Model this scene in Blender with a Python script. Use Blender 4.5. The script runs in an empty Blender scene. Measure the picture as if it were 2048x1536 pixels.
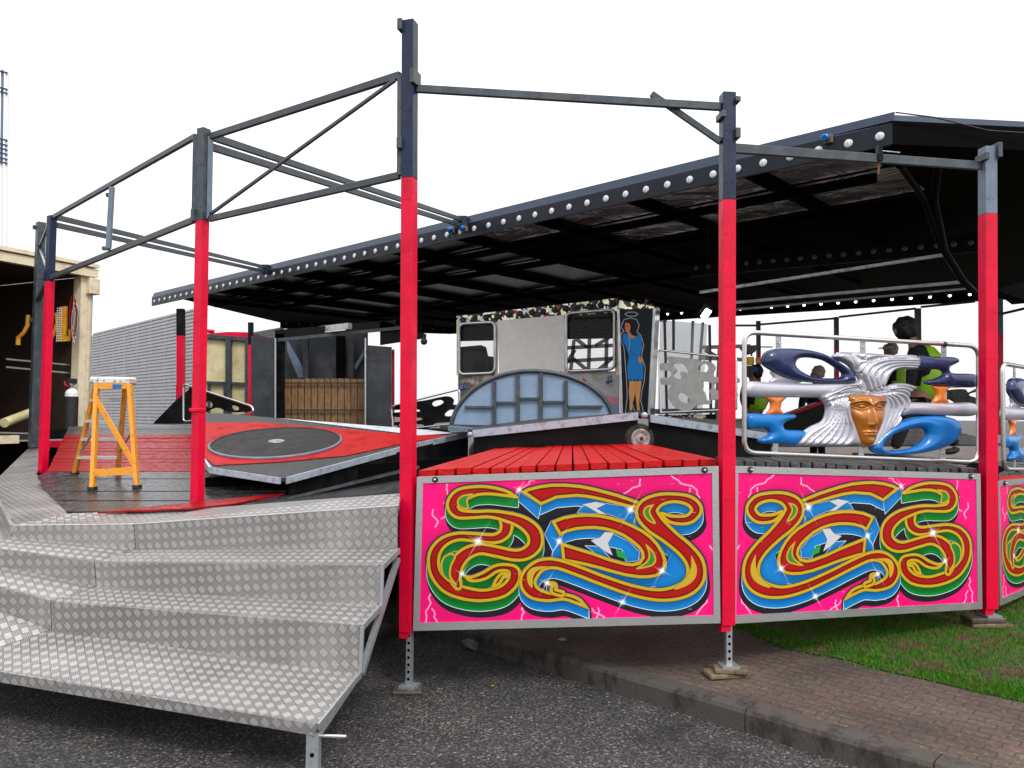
import bpy, math, random
import numpy as np
from mathutils import Vector, Matrix
random.seed(7); rng = np.random.default_rng(7)
scene = bpy.context.scene
col = scene.collection
# ------------------------------------------------------------------ camera
F = 1550.0; CX, CY = 1024.0, 768.0
EYE = Vector((0, 0, 1.63))
TILT = math.radians(2.3); ROLL = 0.008
Rm = Matrix.Rotation(math.pi/2 + TILT, 3, 'X') @ Matrix.Rotation(ROLL, 3, 'Z')
cam_d = bpy.data.cameras.new('camera'); cam = bpy.data.objects.new('camera', cam_d); col.objects.link(cam)
cam_d.sensor_width = 36; cam_d.lens = F/2048*36; cam_d.clip_start = .05; cam_d.clip_end = 2000
cam.matrix_world = Matrix.Translation(EYE) @ Rm.to_4x4()
scene.camera = cam
V = Vector
def ray(px, py): return Rm @ Vector(((px-CX)/F, -(py-CY)/F, -1.0))
def at(px, py, Y):
    d = ray(px, py); return EYE + d*(Y/d.y)
def onz(px, py, Z):
    d = ray(px, py); return EYE + d*((Z-EYE.z)/d.z)
def onp(px, py, P, n):
    d = ray(px, py); return EYE + d*((V(P)-EYE).dot(V(n))/d.dot(V(n)))
# ------------------------------------------------------------------ materials
def mat(name, c, rough=.5, metal=0., c2=None, nscale=6., nlo=.45, nhi=.65, bump=0., bscale=60., rvar=0., spec=.5, coat=0., stretch=(1,1,1), detail=6, chip=None):
    m = bpy.data.materials.new(name); m.use_nodes = True
    nt = m.node_tree; N = nt.nodes; L = nt.links; b = N['Principled BSDF']
    b.inputs['Base Color'].default_value = (*c, 1); b.inputs['Roughness'].default_value = rough
    b.inputs['Metallic'].default_value = metal; b.inputs['Specular IOR Level'].default_value = spec
    b.inputs['Coat Weight'].default_value = coat; b.inputs['Coat Roughness'].default_value = .08
    tc = N.new('ShaderNodeTexCoord'); mp = N.new('ShaderNodeMapping'); mp.inputs['Scale'].default_value = stretch
    L.new(tc.outputs['Object'], mp.inputs['Vector'])
    if c2 is not None or rvar:
        n = N.new('ShaderNodeTexNoise'); n.inputs['Scale'].default_value = nscale; n.inputs['Detail'].default_value = detail; n.inputs['Roughness'].default_value = .65
        L.new(mp.outputs[0], n.inputs['Vector'])
        mr = N.new('ShaderNodeMapRange'); mr.inputs['From Min'].default_value = nlo; mr.inputs['From Max'].default_value = nhi
        L.new(n.outputs['Fac'], mr.inputs['Value'])
        if c2 is not None:
            mx = N.new('ShaderNodeMix'); mx.data_type = 'RGBA'
            mx.inputs['A'].default_value = (*c, 1); mx.inputs['B'].default_value = (*c2, 1)
            L.new(mr.outputs[0], mx.inputs['Factor']); L.new(mx.outputs['Result'], b.inputs['Base Color'])
        if rvar:
            r2 = N.new('ShaderNodeMapRange'); r2.inputs['To Min'].default_value = rough; r2.inputs['To Max'].default_value = min(1, rough+rvar)
            L.new(mr.outputs[0], r2.inputs['Value']); L.new(r2.outputs[0], b.inputs['Roughness'])
    if chip:
        cc_, thr, cs_ = chip; n = N.new('ShaderNodeTexNoise'); n.inputs['Scale'].default_value = cs_; n.inputs['Detail'].default_value = 9; n.inputs['Roughness'].default_value = .75
        L.new(mp.outputs[0], n.inputs['Vector']); mr = N.new('ShaderNodeMapRange'); mr.inputs['From Min'].default_value = thr; mr.inputs['From Max'].default_value = thr+.025; L.new(n.outputs['Fac'], mr.inputs['Value'])
        mx = N.new('ShaderNodeMix'); mx.data_type = 'RGBA'; mx.inputs['B'].default_value = (*cc_, 1)
        old = b.inputs['Base Color'].links
        if old: L.new(old[0].from_socket, mx.inputs['A'])
        else: mx.inputs['A'].default_value = (*c, 1)
        L.new(mr.outputs[0], mx.inputs['Factor']); L.new(mx.outputs['Result'], b.inputs['Base Color'])
    if bump:
        n = N.new('ShaderNodeTexNoise'); n.inputs['Scale'].default_value = bscale; n.inputs['Detail'].default_value = 4
        L.new(mp.outputs[0], n.inputs['Vector'])
        bp = N.new('ShaderNodeBump'); bp.inputs['Strength'].default_value = bump; bp.inputs['Distance'].default_value = .01
        L.new(n.outputs['Fac'], bp.inputs['Height']); L.new(bp.outputs[0], b.inputs['Normal'])
    return m
M = {}
M['red'] = mat('red_paint', (.68,.001,.036), .34, c2=(.44,.001,.02), nscale=6, nlo=.42, nhi=.8, bump=.15, bscale=60, rvar=.25, spec=.25, chip=((.10,.02,.03), .70, 22))
M['redwood'] = mat('red_painted_wood', (.46,.003,.002), .36, c2=(.16,.004,.003), nscale=14, nlo=.54, nhi=.74, bump=.4, bscale=30, rvar=.35, stretch=(1,1,3), spec=.3, chip=((.06,.02,.015), .66, 16))
M['reddull'] = mat('worn_red_boards', (.27,.002,.004), .36, c2=(.08,.003,.004), nscale=18, nlo=.45, nhi=.75, bump=.3, bscale=25, rvar=.35, spec=.15)
M['navy'] = mat('dark_blue_grey_paint', (.006,.017,.046), .36, c2=(.018,.034,.07), nscale=12, nlo=.45, nhi=.8, bump=.1, rvar=.2, spec=.3, chip=((.5,.01,.03), .715, 11))
M['slate'] = mat('slate_grey_paint', (.028,.038,.048), .4, c2=(.075,.095,.10), nscale=11, nlo=.45, nhi=.8, bump=.1, rvar=.2)
M['bluegrey'] = mat('blue_grey_paint', (.11,.15,.21), .45, c2=(.16,.2,.24), nscale=9, bump=.05, rvar=.2)
M['black'] = mat('black_steel', (.003,.003,.0035), .4, c2=(.008,.008,.009), nscale=5, bump=.15, bscale=20, rvar=.3, spec=.15)
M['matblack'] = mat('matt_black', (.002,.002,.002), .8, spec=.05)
M['blackwood'] = mat('black_painted_boards', (.022,.022,.026), .22, c2=(.05,.05,.055), nscale=14, nlo=.45, nhi=.8, bump=.5, bscale=28, rvar=.35, stretch=(1,1,1))
M['greywood'] = mat('weathered_dark_boards', (.035,.033,.034), .38, c2=(.11,.105,.105), nscale=16, nlo=.45, nhi=.75, bump=.6, bscale=30, rvar=.3)
M['blackrough'] = mat('black_grit_surface', (.03,.03,.031), .42, c2=(.085,.085,.085), nscale=22, nlo=.45, nhi=.72, bump=.6, bscale=120, rvar=.3, detail=9, spec=.2)
M['alu'] = mat('bare_aluminium', (.55,.56,.56), .36, .85, c2=(.35,.36,.37), nscale=9, nlo=.45, nhi=.8, bump=.08, rvar=.25)
M['galv'] = mat('galvanised_steel', (.42,.45,.47), .42, .7, c2=(.28,.3,.32), nscale=25, bump=.05, rvar=.2)
M['chrome'] = mat('dulled_steel_tube', (.62,.62,.60), .27, .95, c2=(.42,.36,.30), nscale=10, nlo=.6, nhi=.8, rvar=.3)
M['whiteedge'] = mat('scuffed_pale_edge', (.50,.53,.58), .45, .3, c2=(.22,.23,.25), nscale=14, nlo=.5, nhi=.75, rvar=.2, bump=.1)
M['bulb'] = mat('frosted_lens', (.62,.68,.68), .2, 0, c2=(.22,.26,.26), nscale=70, nlo=.5, nhi=.66, coat=.4)
M['orange'] = mat('orange_ladder_paint', (.72,.29,.018), .4, c2=(.35,.17,.05), nscale=35, nlo=.56, nhi=.66, rvar=.2)
M['cap'] = mat('scuffed_alloy_cap', (.72,.72,.70), .45, .5, c2=(.2,.2,.2), nscale=45, nlo=.58, nhi=.62)
M['cream'] = mat('cream_paint', (.72,.63,.45), .5, c2=(.42,.33,.2), nscale=7, nlo=.5, nhi=.8, bump=.1)
M['creamdirty'] = mat('dirty_cream_board', (.64,.57,.33), .55, c2=(.42,.36,.18), nscale=5, nlo=.4, nhi=.75, bump=.1)
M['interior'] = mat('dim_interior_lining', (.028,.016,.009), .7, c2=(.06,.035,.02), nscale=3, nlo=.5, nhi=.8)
M['timber'] = mat('stained_timber', (.22,.12,.045), .6, c2=(.07,.035,.015), nscale=9, nlo=.45, nhi=.7, bump=.3, bscale=40, stretch=(4,4,1))
M['block'] = mat('packing_timber', (.17,.12,.07), .8, c2=(.07,.05,.03), nscale=14, bump=.4, bscale=60)
M['darkblock'] = mat('dark_wet_timber', (.05,.038,.03), .6, c2=(.09,.07,.055), nscale=14, bump=.4, bscale=60)
M['lightboard'] = mat('pale_grey_board', (.66,.63,.61), .6, c2=(.58,.55,.53), nscale=9, nlo=.35, nhi=.7)
M['palegrey'] = mat('dull_silver_sheet', (.40,.40,.38), .5, .3, c2=(.3,.3,.29), nscale=8, nlo=.4, nhi=.7)
M['silver'] = mat('silver_paint', (.46,.46,.52), .28, .45, c2=(.41,.41,.47), nscale=2, rvar=.1)
M['navygloss'] = mat('dark_indigo_gloss', (.014,.024,.085), .22, .1, c2=(.022,.036,.12), nscale=9, coat=.3, rvar=.12, spec=.35)
M['bluegloss'] = mat('bright_blue_gloss', (.002,.15,.46), .28, .1, c2=(.002,.11,.38), nscale=5, coat=.25, spec=.3)
M['orangegloss'] = mat('orange_gloss', (.70,.19,.02), .28, .2, c2=(.55,.12,.01), nscale=8, coat=.4)
M['copper'] = mat('copper_paint', (.42,.14,.008), .28, .3, c2=(.26,.07,.005), nscale=6, coat=.4)
M['rubber'] = mat('rubber', (.012,.012,.012), .7, c2=(.03,.03,.03), nscale=20)
M['hub'] = mat('wheel_hub_paint', (.36,.36,.36), .5, .3, c2=(.15,.12,.1), nscale=18)
M['skin'] = mat('skin', (.32,.15,.10), .6)
M['hair'] = mat('dark_hair', (.008,.006,.006), .6, bump=.5, bscale=80)
M['hairgrey'] = mat('fair_hair', (.42,.34,.26), .7, bump=.5, bscale=80)
M['cloth'] = mat('black_cloth', (.006,.006,.008), .9)
M['hivis'] = mat('yellow_green_fabric', (.32,.62,.01), .6, c2=(.22,.48,.01), nscale=12)
M['reflect'] = mat('grey_reflective_tape', (.5,.52,.5), .4)
M['bluecap'] = mat('blue_fabric', (.02,.12,.42), .8)
M['bulbsign'] = mat('small_sign_bulbs', (.7,.7,.65), .2)
M['yellow'] = mat('amber_paint', (.62,.30,.012), .45, c2=(.45,.16,.01), nscale=12)
M['truss'] = mat('brown_steel_lattice', (.045,.03,.03), .6)
M['plasticsheet'] = mat('clear_plastic', (.75,.82,.84), .15)
p = M['plasticsheet'].node_tree.nodes['Principled BSDF']; p.inputs['Alpha'].default_value = .38
M['glass'] = mat('bottle_plastic', (.2,.22,.22), .1); M['glass'].node_tree.nodes['Principled BSDF'].inputs['Alpha'].default_value = .45
M['whitehaze'] = mat('white_paint_and_haze', (.75,.75,.75), .3)
M['tube'] = mat('white_tube', (.8,.8,.75), .3)

def nodes_of(m): return m.node_tree.nodes, m.node_tree.links, m.node_tree.nodes['Principled BSDF']
def nmath(N, L, op, a, b=None, c=None):
    n = N.new('ShaderNodeMath'); n.operation = op
    for i, v in enumerate((a, b, c)):
        if v is None: continue
        if isinstance(v, (int, float)): n.inputs[i].default_value = v
        else: L.new(v, n.inputs[i])
    return n.outputs[0]
def nmix(N, L, f, a, b):
    n = N.new('ShaderNodeMix'); n.data_type = 'RGBA'
    for s, v in (('Factor', f), ('A', a), ('B', b)):
        if isinstance(v, (int, float)): n.inputs[s].default_value = v
        elif isinstance(v, tuple): n.inputs[s].default_value = (*v, 1)
        else: L.new(v, n.inputs[s])
    return n.outputs['Result']
def nramp(N, L, fac, stops, interp='LINEAR'):
    r = N.new('ShaderNodeValToRGB'); r.color_ramp.interpolation = interp
    e = r.color_ramp.elements
    while len(e) < len(stops): e.new(.5)
    for i, (p_, c) in enumerate(stops): e[i].position = p_; e[i].color = (*c, 1)
    L.new(fac, r.inputs['Fac']); return r.outputs['Color']

def checker_mat():
    m = bpy.data.materials.new('five_bar_tread_plate'); m.use_nodes = True; N, L, b = nodes_of(m)
    uv = N.new('ShaderNodeUVMap').outputs[0]
    mp = N.new('ShaderNodeMapping'); mp.inputs['Rotation'].default_value = (0, 0, math.pi/4); mp.inputs['Scale'].default_value = (1/.041,)*3
    L.new(uv, mp.inputs[0]); s = N.new('ShaderNodeSeparateXYZ'); L.new(mp.outputs[0], s.inputs[0])
    x, y = s.outputs[0], s.outputs[1]
    fx, fy = nmath(N, L, 'FLOOR', x), nmath(N, L, 'FLOOR', y)
    par = nmath(N, L, 'FLOORED_MODULO', nmath(N, L, 'ADD', fx, fy), 2)
    ux, uy = nmath(N, L, 'SUBTRACT', x, fx), nmath(N, L, 'SUBTRACT', y, fy)
    def bars(a, c):
        w = nmath(N, L, 'SINE', nmath(N, L, 'MULTIPLY', nmath(N, L, 'ADD', a, -.03), 2*math.pi*5/.94))
        w = nmath(N, L, 'MULTIPLY_ADD', w, 1.6, .5)
        cl = nmath(N, L, 'MINIMUM', nmath(N, L, 'MAXIMUM', w, 0.), 1.)
        e = nmath(N, L, 'MULTIPLY', nmath(N, L, 'SUBTRACT', .44, nmath(N, L, 'ABSOLUTE', nmath(N, L, 'SUBTRACT', c, .5))), 14)
        e = nmath(N, L, 'MINIMUM', nmath(N, L, 'MAXIMUM', e, 0.), 1.)
        return nmath(N, L, 'MULTIPLY', cl, e)
    A, B = bars(ux, uy), bars(uy, ux)
    h = nmath(N, L, 'ADD', nmath(N, L, 'MULTIPLY', A, par), nmath(N, L, 'MULTIPLY', B, nmath(N, L, 'SUBTRACT', 1., par)))
    hc = nmath(N, L, 'ADD', nmath(N, L, 'MULTIPLY', A, par), nmath(N, L, 'MULTIPLY', nmath(N, L, 'MULTIPLY', B, .38), nmath(N, L, 'SUBTRACT', 1., par)))  # bar direction sets brightness: its differing reflection is painted into the colour
    tc = N.new('ShaderNodeTexCoord')
    n1 = N.new('ShaderNodeTexNoise'); n1.inputs['Scale'].default_value = 3.; n1.inputs['Detail'].default_value = 8; L.new(tc.outputs['Object'], n1.inputs[0])
    n2 = N.new('ShaderNodeTexNoise'); n2.inputs['Scale'].default_value = 26.; n2.inputs['Detail'].default_value = 5; L.new(tc.outputs['Object'], n2.inputs[0])
    base = nramp(N, L, n1.outputs['Fac'], [(.3, (.125,.118,.122)), (.5, (.16,.152,.158)), (.72, (.23,.222,.222))])
    base = nmix(N, L, nmath(N, L, 'MULTIPLY', hc, .8), base, (.76,.74,.70))
    scuff = nramp(N, L, n2.outputs['Fac'], [(.66, (0,0,0)), (.72, (1,1,1))])
    big = nramp(N, L, n1.outputs['Fac'], [(.56, (0,0,0)), (.62, (1,1,1))])
    sc = nmath(N, L, 'MULTIPLY', nmath(N, L, 'MULTIPLY', scuff, big), .8)
    base = nmix(N, L, sc, base, (.06,.055,.055))
    L.new(base, b.inputs['Base Color']); b.inputs['Metallic'].default_value = .45
    L.new(nmath(N, L, 'MULTIPLY_ADD', n1.outputs['Fac'], .3, .2), b.inputs['Roughness'])
    bp = N.new('ShaderNodeBump'); bp.inputs['Strength'].default_value = .55; bp.inputs['Distance'].default_value = .0018
    L.new(h, bp.inputs['Height']); L.new(bp.outputs[0], b.inputs['Normal']); return m
M['tread'] = checker_mat()

def asphalt_mat():
    m = bpy.data.materials.new('asphalt'); m.use_nodes = True; N, L, b = nodes_of(m)
    tc = N.new('ShaderNodeTexCoord').outputs['Object']
    v = N.new('ShaderNodeTexVoronoi'); v.inputs['Scale'].default_value = 95.; L.new(tc, v.inputs['Vector'])
    n = N.new('ShaderNodeTexNoise'); n.inputs['Scale'].default_value = 1.6; n.inputs['Detail'].default_value = 8; n.inputs['Roughness'].default_value = .7; L.new(tc, n.inputs[0])
    n3 = N.new('ShaderNodeTexNoise'); n3.inputs['Scale'].default_value = 55.; n3.inputs['Detail'].default_value = 3; L.new(tc, n3.inputs[0])
    sp = N.new('ShaderNodeSeparateColor'); L.new(v.outputs['Color'], sp.inputs[0])
    stone = nramp(N, L, sp.outputs[0], [(0, (.022,.022,.028)), (.45, (.045,.043,.045)), (.75, (.08,.076,.072)), (.93, (.13,.125,.11)), (.99, (.26,.24,.20))])
    dk = nramp(N, L, n3.outputs['Fac'], [(.42, (.3,.3,.36)), (.56, (1,1,1))])
    mu = N.new('ShaderNodeMix'); mu.data_type = 'RGBA'; mu.blend_type = 'MULTIPLY'; mu.inputs['Factor'].default_value = 1; L.new(stone, mu.inputs['A']); L.new(dk, mu.inputs['B'])
    pt = nramp(N, L, n.outputs['Fac'], [(.36, (.38,.38,.44)), (.47, (.85,.84,.86)), (.66, (1.4,1.34,1.26))])
    m2 = N.new('ShaderNodeMix'); m2.data_type = 'RGBA'; m2.blend_type = 'MULTIPLY'; m2.inputs['Factor'].default_value = 1; L.new(mu.outputs['Result'], m2.inputs['A']); L.new(pt, m2.inputs['B'])
    L.new(m2.outputs['Result'], b.inputs['Base Color'])
    b.inputs['Roughness'].default_value = .75
    bp = N.new('ShaderNodeBump'); bp.inputs['Strength'].default_value = .9; bp.inputs['Distance'].default_value = .006
    L.new(nmath(N, L, 'ADD', v.outputs['Distance'], nmath(N, L, 'MULTIPLY', n3.outputs['Fac'], .8)), bp.inputs['Height']); L.new(bp.outputs[0], b.inputs['Normal']); return m
M['asphalt'] = asphalt_mat()
def paver_mat():
    m = bpy.data.materials.new('brick_pavers'); m.use_nodes = True; N, L, b = nodes_of(m)
    uv = N.new('ShaderNodeUVMap').outputs[0]
    br = N.new('ShaderNodeTexBrick'); br.inputs['Scale'].default_value = 1.; br.inputs['Brick Width'].default_value = .12; br.inputs['Row Height'].default_value = .06
    br.inputs['Mortar Size'].default_value = .004; br.inputs['Mortar Smooth'].default_value = .4
    br.inputs['Color1'].default_value = (.098,.056,.046,1); br.inputs['Color2'].default_value = (.072,.05,.044,1); br.inputs['Mortar'].default_value = (.04,.035,.028,1)
    L.new(uv, br.inputs['Vector'])
    n = N.new('ShaderNodeTexNoise'); n.inputs['Scale'].default_value = 38.; n.inputs['Detail'].default_value = 7; L.new(uv, n.inputs[0])
    n2 = N.new('ShaderNodeTexNoise'); n2.inputs['Scale'].default_value = 2.; n2.inputs['Detail'].default_value = 6; L.new(uv, n2.inputs[0])
    f = nramp(N, L, n.outputs['Fac'], [(.55, (0,0,0)), (.68, (1,1,1))])
    c = nmix(N, L, nmath(N, L, 'MULTIPLY', f, .7), br.outputs['Color'], (.14,.15,.07))
    f2 = nramp(N, L, n2.outputs['Fac'], [(.35, (.6,.6,.6)), (.7, (1.2,1.2,1.2))])
    mu = N.new('ShaderNodeMix'); mu.data_type = 'RGBA'; mu.blend_type = 'MULTIPLY'; mu.inputs['Factor'].default_value = 1; L.new(c, mu.inputs['A']); L.new(f2, mu.inputs['B'])
    L.new(mu.outputs['Result'], b.inputs['Base Color']); b.inputs['Roughness'].default_value = .8
    bp = N.new('ShaderNodeBump'); bp.inputs['Strength'].default_value = .8; bp.inputs['Distance'].default_value = .006
    L.new(nmath(N, L, 'SUBTRACT', n.outputs['Fac'], br.outputs['Fac']), bp.inputs['Height']); L.new(bp.outputs[0], b.inputs['Normal']); return m
M['paver'] = paver_mat()
M['kerb'] = mat('kerb_concrete', (.058,.05,.043), .85, c2=(.025,.021,.018), nscale=9, nlo=.5, nhi=.62, bump=.5, bscale=80, rvar=.1, stretch=(1,1,.5), detail=9)
M['lawn'] = mat('lawn_soil', (.018,.055,.006), .95, c2=(.035,.05,.012), nscale=5, spec=.1)
M['blade'] = mat('grass_blades', (.028,.15,.003), .6, c2=(.085,.18,.012), nscale=5, nlo=.35, nhi=.7, spec=.2, chip=((.13,.11,.04), .53, 4.))
def collage_mat():
    m = bpy.data.materials.new('cut_mirror_collage'); m.use_nodes = True; N, L, b = nodes_of(m)
    tc = N.new('ShaderNodeTexCoord').outputs['Object']
    n = N.new('ShaderNodeTexNoise'); n.inputs['Scale'].default_value = 4.; L.new(tc, n.inputs[0])
    va = N.new('ShaderNodeVectorMath'); va.operation = 'MULTIPLY_ADD'; L.new(n.outputs['Color'], va.inputs[0]); va.inputs[1].default_value = (.22,)*3; L.new(tc, va.inputs[2])
    v = N.new('ShaderNodeTexVoronoi'); v.inputs['Scale'].default_value = 7.; L.new(va.outputs[0], v.inputs['Vector']); v.inputs['Scale'].default_value = 20.
    sp = N.new('ShaderNodeSeparateColor'); L.new(v.outputs['Color'], sp.inputs[0])
    c = nramp(N, L, sp.outputs[0], [(0, (.01,.01,.01)), (.22, (.62,.55,.36)), (.4, (.03,.03,.025)), (.58, (.78,.74,.6)), (.7, (.02,.018,.015)), (.84, (.45,.45,.47)), (.97, (.35,.02,.02))], 'CONSTANT')
    L.new(c, b.inputs['Base Color']); b.inputs['Metallic'].default_value = .75; b.inputs['Roughness'].default_value = .12; return m
M['collage'] = collage_mat()
def corrug_mat():
    m = mat('ribbed_grey_sheet', (.36,.36,.39), .5, .1, c2=(.44,.44,.45), nscale=2.5, nlo=.35, nhi=.7)
    return m
M['corrug'] = corrug_mat()
def foil_mat():
    m = bpy.data.materials.new('crinkled_bright_lining'); m.use_nodes = True; N, L, b = nodes_of(m)
    tc = N.new('ShaderNodeTexCoord').outputs['Object']
    b.inputs['Base Color'].default_value = (.52,.50,.54,1); b.inputs['Metallic'].default_value = .65; b.inputs['Roughness'].default_value = .22
    n = N.new('ShaderNodeTexNoise'); n.inputs['Scale'].default_value = 1.7; n.inputs['Detail'].default_value = 2; n.inputs['Distortion'].default_value = 1.2; L.new(tc, n.inputs[0])
    bp = N.new('ShaderNodeBump'); bp.inputs['Strength'].default_value = .9; bp.inputs['Distance'].default_value = .12
    L.new(n.outputs['Fac'], bp.inputs['Height']); L.new(bp.outputs[0], b.inputs['Normal']); return m
M['foil'] = foil_mat()
# ------------------------------------------------------------------ mesh building
class MB:
    def __init__(s): s.v = []; s.f = []; s.m = []; s.sm = []; s.uv = {}; s.mats = []
    def mi(s, m):
        m = M[m] if isinstance(m, str) else m
        if m not in s.mats: s.mats.append(m)
        return s.mats.index(m)
    def add(s, vs, fs, m, smooth=False):
        o = len(s.v); k = s.mi(m); s.v += [tuple(v) for v in vs]
        for f in fs: s.f.append([o+i for i in f]); s.m.append(k); s.sm.append(smooth)
        return s
    def box(s, c, size, m, rot=None):
        hx, hy, hz = [a/2 for a in size]; R = rot or Matrix.Identity(3)
        vs = [V(c) + R @ V((x*hx, y*hy, z*hz)) for z in (-1, 1) for y in (-1, 1) for x in (-1, 1)]
        return s.add(vs, [(0,2,3,1),(4,5,7,6),(0,1,5,4),(2,6,7,3),(0,4,6,2),(1,3,7,5)], m)
    def beam(s, a, b, w, h, m, up=V((0,0,1)), ext=0):
        a, b = V(a), V(b); d = (b-a).normalized(); a = a-d*ext; b = b+d*ext
        if abs(d.dot(up)) > .98: up = V((0,1,0))
        x = d.cross(up).normalized(); z = x.cross(d).normalized()
        vs = [p + x*(i*w/2) + z*(j*h/2) for p in (a, b) for i, j in ((-1,-1),(1,-1),(1,1),(-1,1))]
        return s.add(vs, [(3,2,1,0),(4,5,6,7),(0,1,5,4),(1,2,6,5),(2,3,7,6),(3,0,4,7)], m)
    def prism(s, poly, ext, m, msides=None):
        n = len(poly); e = V(ext); vs = [V(p) for p in poly] + [V(p)+e for p in poly]
        s.add(vs, [list(range(n)), list(range(2*n-1, n-1, -1))], m)
        s.add(vs, [(i, i+n, (i+1) % n+n, (i+1) % n) for i in range(n)], msides or m); return s
    def tube(s, pts, r, m, n=10, closed=False, caps=True):
        pts = [V(p) for p in pts]; k = len(pts); rs = r if isinstance(r, (list, tuple)) else [r]*k
        vs = []; prev = None
        for i, p in enumerate(pts):
            if closed: t = (pts[(i+1) % k]-pts[i-1]).normalized()
            else: t = (pts[min(i+1, k-1)]-pts[max(i-1, 0)]).normalized()
            if prev is None:
                a = t.cross(V((0,0,1)));
                if a.length < .1: a = t.cross(V((0,1,0)))
            else: a = prev - t*prev.dot(t)
            a.normalize(); prev = a; b_ = t.cross(a)
            for j in range(n):
                q = 2*math.pi*j/n; vs.append(p + (a*math.cos(q)+b_*math.sin(q))*rs[i])
        fs = []
        for i in range(k if closed else k-1):
            for j in range(n):
                fs.append((i*n+j, i*n+(j+1) % n, ((i+1) % k)*n+(j+1) % n, ((i+1) % k)*n+j))
        s.add(vs, fs, m, True)
        if caps and not closed: s.add(vs[:n], [list(range(n))[::-1]], m); s.add(vs[-n:], [list(range(n))], m)
        return s
    def disc(s, c, nrm, prof, m, n=24, mats=None):
        """lathe: prof = [(radius, offset along nrm)]"""
        nrm = V(nrm).normalized(); a = nrm.cross(V((0,0,1)))
        if a.length < .1: a = nrm.cross(V((0,1,0)))
        a.normalize(); b_ = nrm.cross(a); vs = []
        for (r, h) in prof:
            for j in range(n):
                q = 2*math.pi*j/n; vs.append(V(c)+nrm*h+(a*math.cos(q)+b_*math.sin(q))*r)
        for i in range(len(prof)-1):
            s.add(vs[i*n:(i+2)*n], [(j, (j+1) % n, n+(j+1) % n, n+j) for j in range(n)], (mats[i] if mats else m), True)
        s.add(vs[-n:], [list(range(n))], (mats[-1] if mats else m)); s.add(vs[:n], [list(range(n))[::-1]], mats[0] if mats else m)
        return s
    def sphere(s, c, r, m, nu=14, nv=10, fn=None):
        R = r if isinstance(r, (tuple, list)) else (r, r, r); vs = []
        for i in range(nv+1):
            th = math.pi*i/nv
            for j in range(nu):
                ph = 2*math.pi*j/nu; u = V((math.sin(th)*math.cos(ph), math.sin(th)*math.sin(ph), math.cos(th)))
                k = fn(u) if fn else 1
                vs.append(V(c)+V((u.x*R[0]*k, u.y*R[1]*k, u.z*R[2]*k)))
        s.add(vs, [(i*nu+j, (i+1)*nu+j, (i+1)*nu+(j+1) % nu, i*nu+(j+1) % nu) for i in range(nv) for j in range(nu)], m, True); return s
    def build(s, name, parent=None, bevel=0, origin=None):
        me = bpy.data.meshes.new(name)
        if parent is not None: off = world_loc(parent)
        else: off = V(origin) if origin is not None else V((0,0,0))
        me.from_pydata([(v[0]-off[0], v[1]-off[1], v[2]-off[2]) for v in s.v], [], s.f)
        for m in s.mats: me.materials.append(m)
        me.polygons.foreach_set('material_index', s.m); me.polygons.foreach_set('use_smooth', s.sm); me.update()
        o = bpy.data.objects.new(name, me); col.objects.link(o)
        if parent is not None: o.parent = parent
        else: o.location = off
        if bevel:
            b = o.modifiers.new('bevel', 'BEVEL'); b.width = bevel; b.segments = 1; b.limit_method = 'ANGLE'
        return o
def world_loc(o):
    p = V(o.location)
    while o.parent: o = o.parent; p = p + V(o.location)
    return p
def thing(name, loc, label, cat, group=None):
    o = bpy.data.objects.new(name, None); o.empty_display_size = .2; col.objects.link(o); o.location = V(loc)
    return tag(o, label, cat, group)
def tag(o, label, cat, group=None, kind=None):
    o['label'] = label; o['category'] = cat
    if group: o['group'] = group
    if kind: o['kind'] = kind
    return o
def struct(o, label=None, cat=None):
    o['kind'] = 'structure'
    if label: o['label'] = label; o['category'] = cat
    return o
def uv_planar(o, e1=None):
    """uv in metres on each face's own plane; e1 = world direction of u"""
    me = o.data; uvl = me.uv_layers.new(name='UVMap')
    for p_ in me.polygons:
        n = p_.normal; a = V(e1) if e1 is not None else V((1,0,0))
        a = a - n*a.dot(n)
        if a.length < 1e-3: a = n.orthogonal()
        a.normalize(); b_ = n.cross(a)
        for li in p_.loop_indices:
            c = me.vertices[me.loops[li].vertex_index].co; uvl.data[li].uv = (c.dot(a), c.dot(b_))
def lerp(a, b, t): return a+(b-a)*t
def copy_tree(o, parent=None):
    c = o.copy(); col.objects.link(c)
    if parent: c.parent = parent
    for ch in list(o.children): copy_tree(ch, c)
    return c
M['redpanel'] = mat('scuffed_red_sheet', (.36,.001,.001), .45, c2=(.18,.001,.001), nscale=7, nlo=.5, nhi=.8, bump=.1, rvar=.3, spec=.08)
M['discblack'] = mat('worn_black_disc', (.008,.0075,.007), .42, c2=(.035,.031,.026), nscale=9, nlo=.42, nhi=.75, bump=.3, bscale=60, rvar=.35, detail=10, spec=.12)
M['platestrip'] = mat('scuffed_blue_white_edge', (.42,.47,.55), .42, .35, c2=(.16,.17,.19), nscale=16, nlo=.5, nhi=.72, rvar=.2, bump=.1)
M['arcblue'] = mat('pale_blue_board', (.20,.29,.42), .55, c2=(.15,.22,.32), nscale=6, nlo=.4, nhi=.75, bump=.05)
M['steelsheen'] = mat('dark_sheet_steel', (.05,.055,.065), .35, .5, c2=(.025,.027,.03), nscale=4, nlo=.4, nhi=.7, rvar=.25)
M['pinkpaint'] = mat('pink_paint', (.55,.16,.22), .5)
M['darkgloss'] = mat('dark_glossy_lining', (.004,.004,.005), .2, 0, c2=(.008,.008,.010), nscale=3, bump=.6, bscale=1.6, spec=.16)
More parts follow.
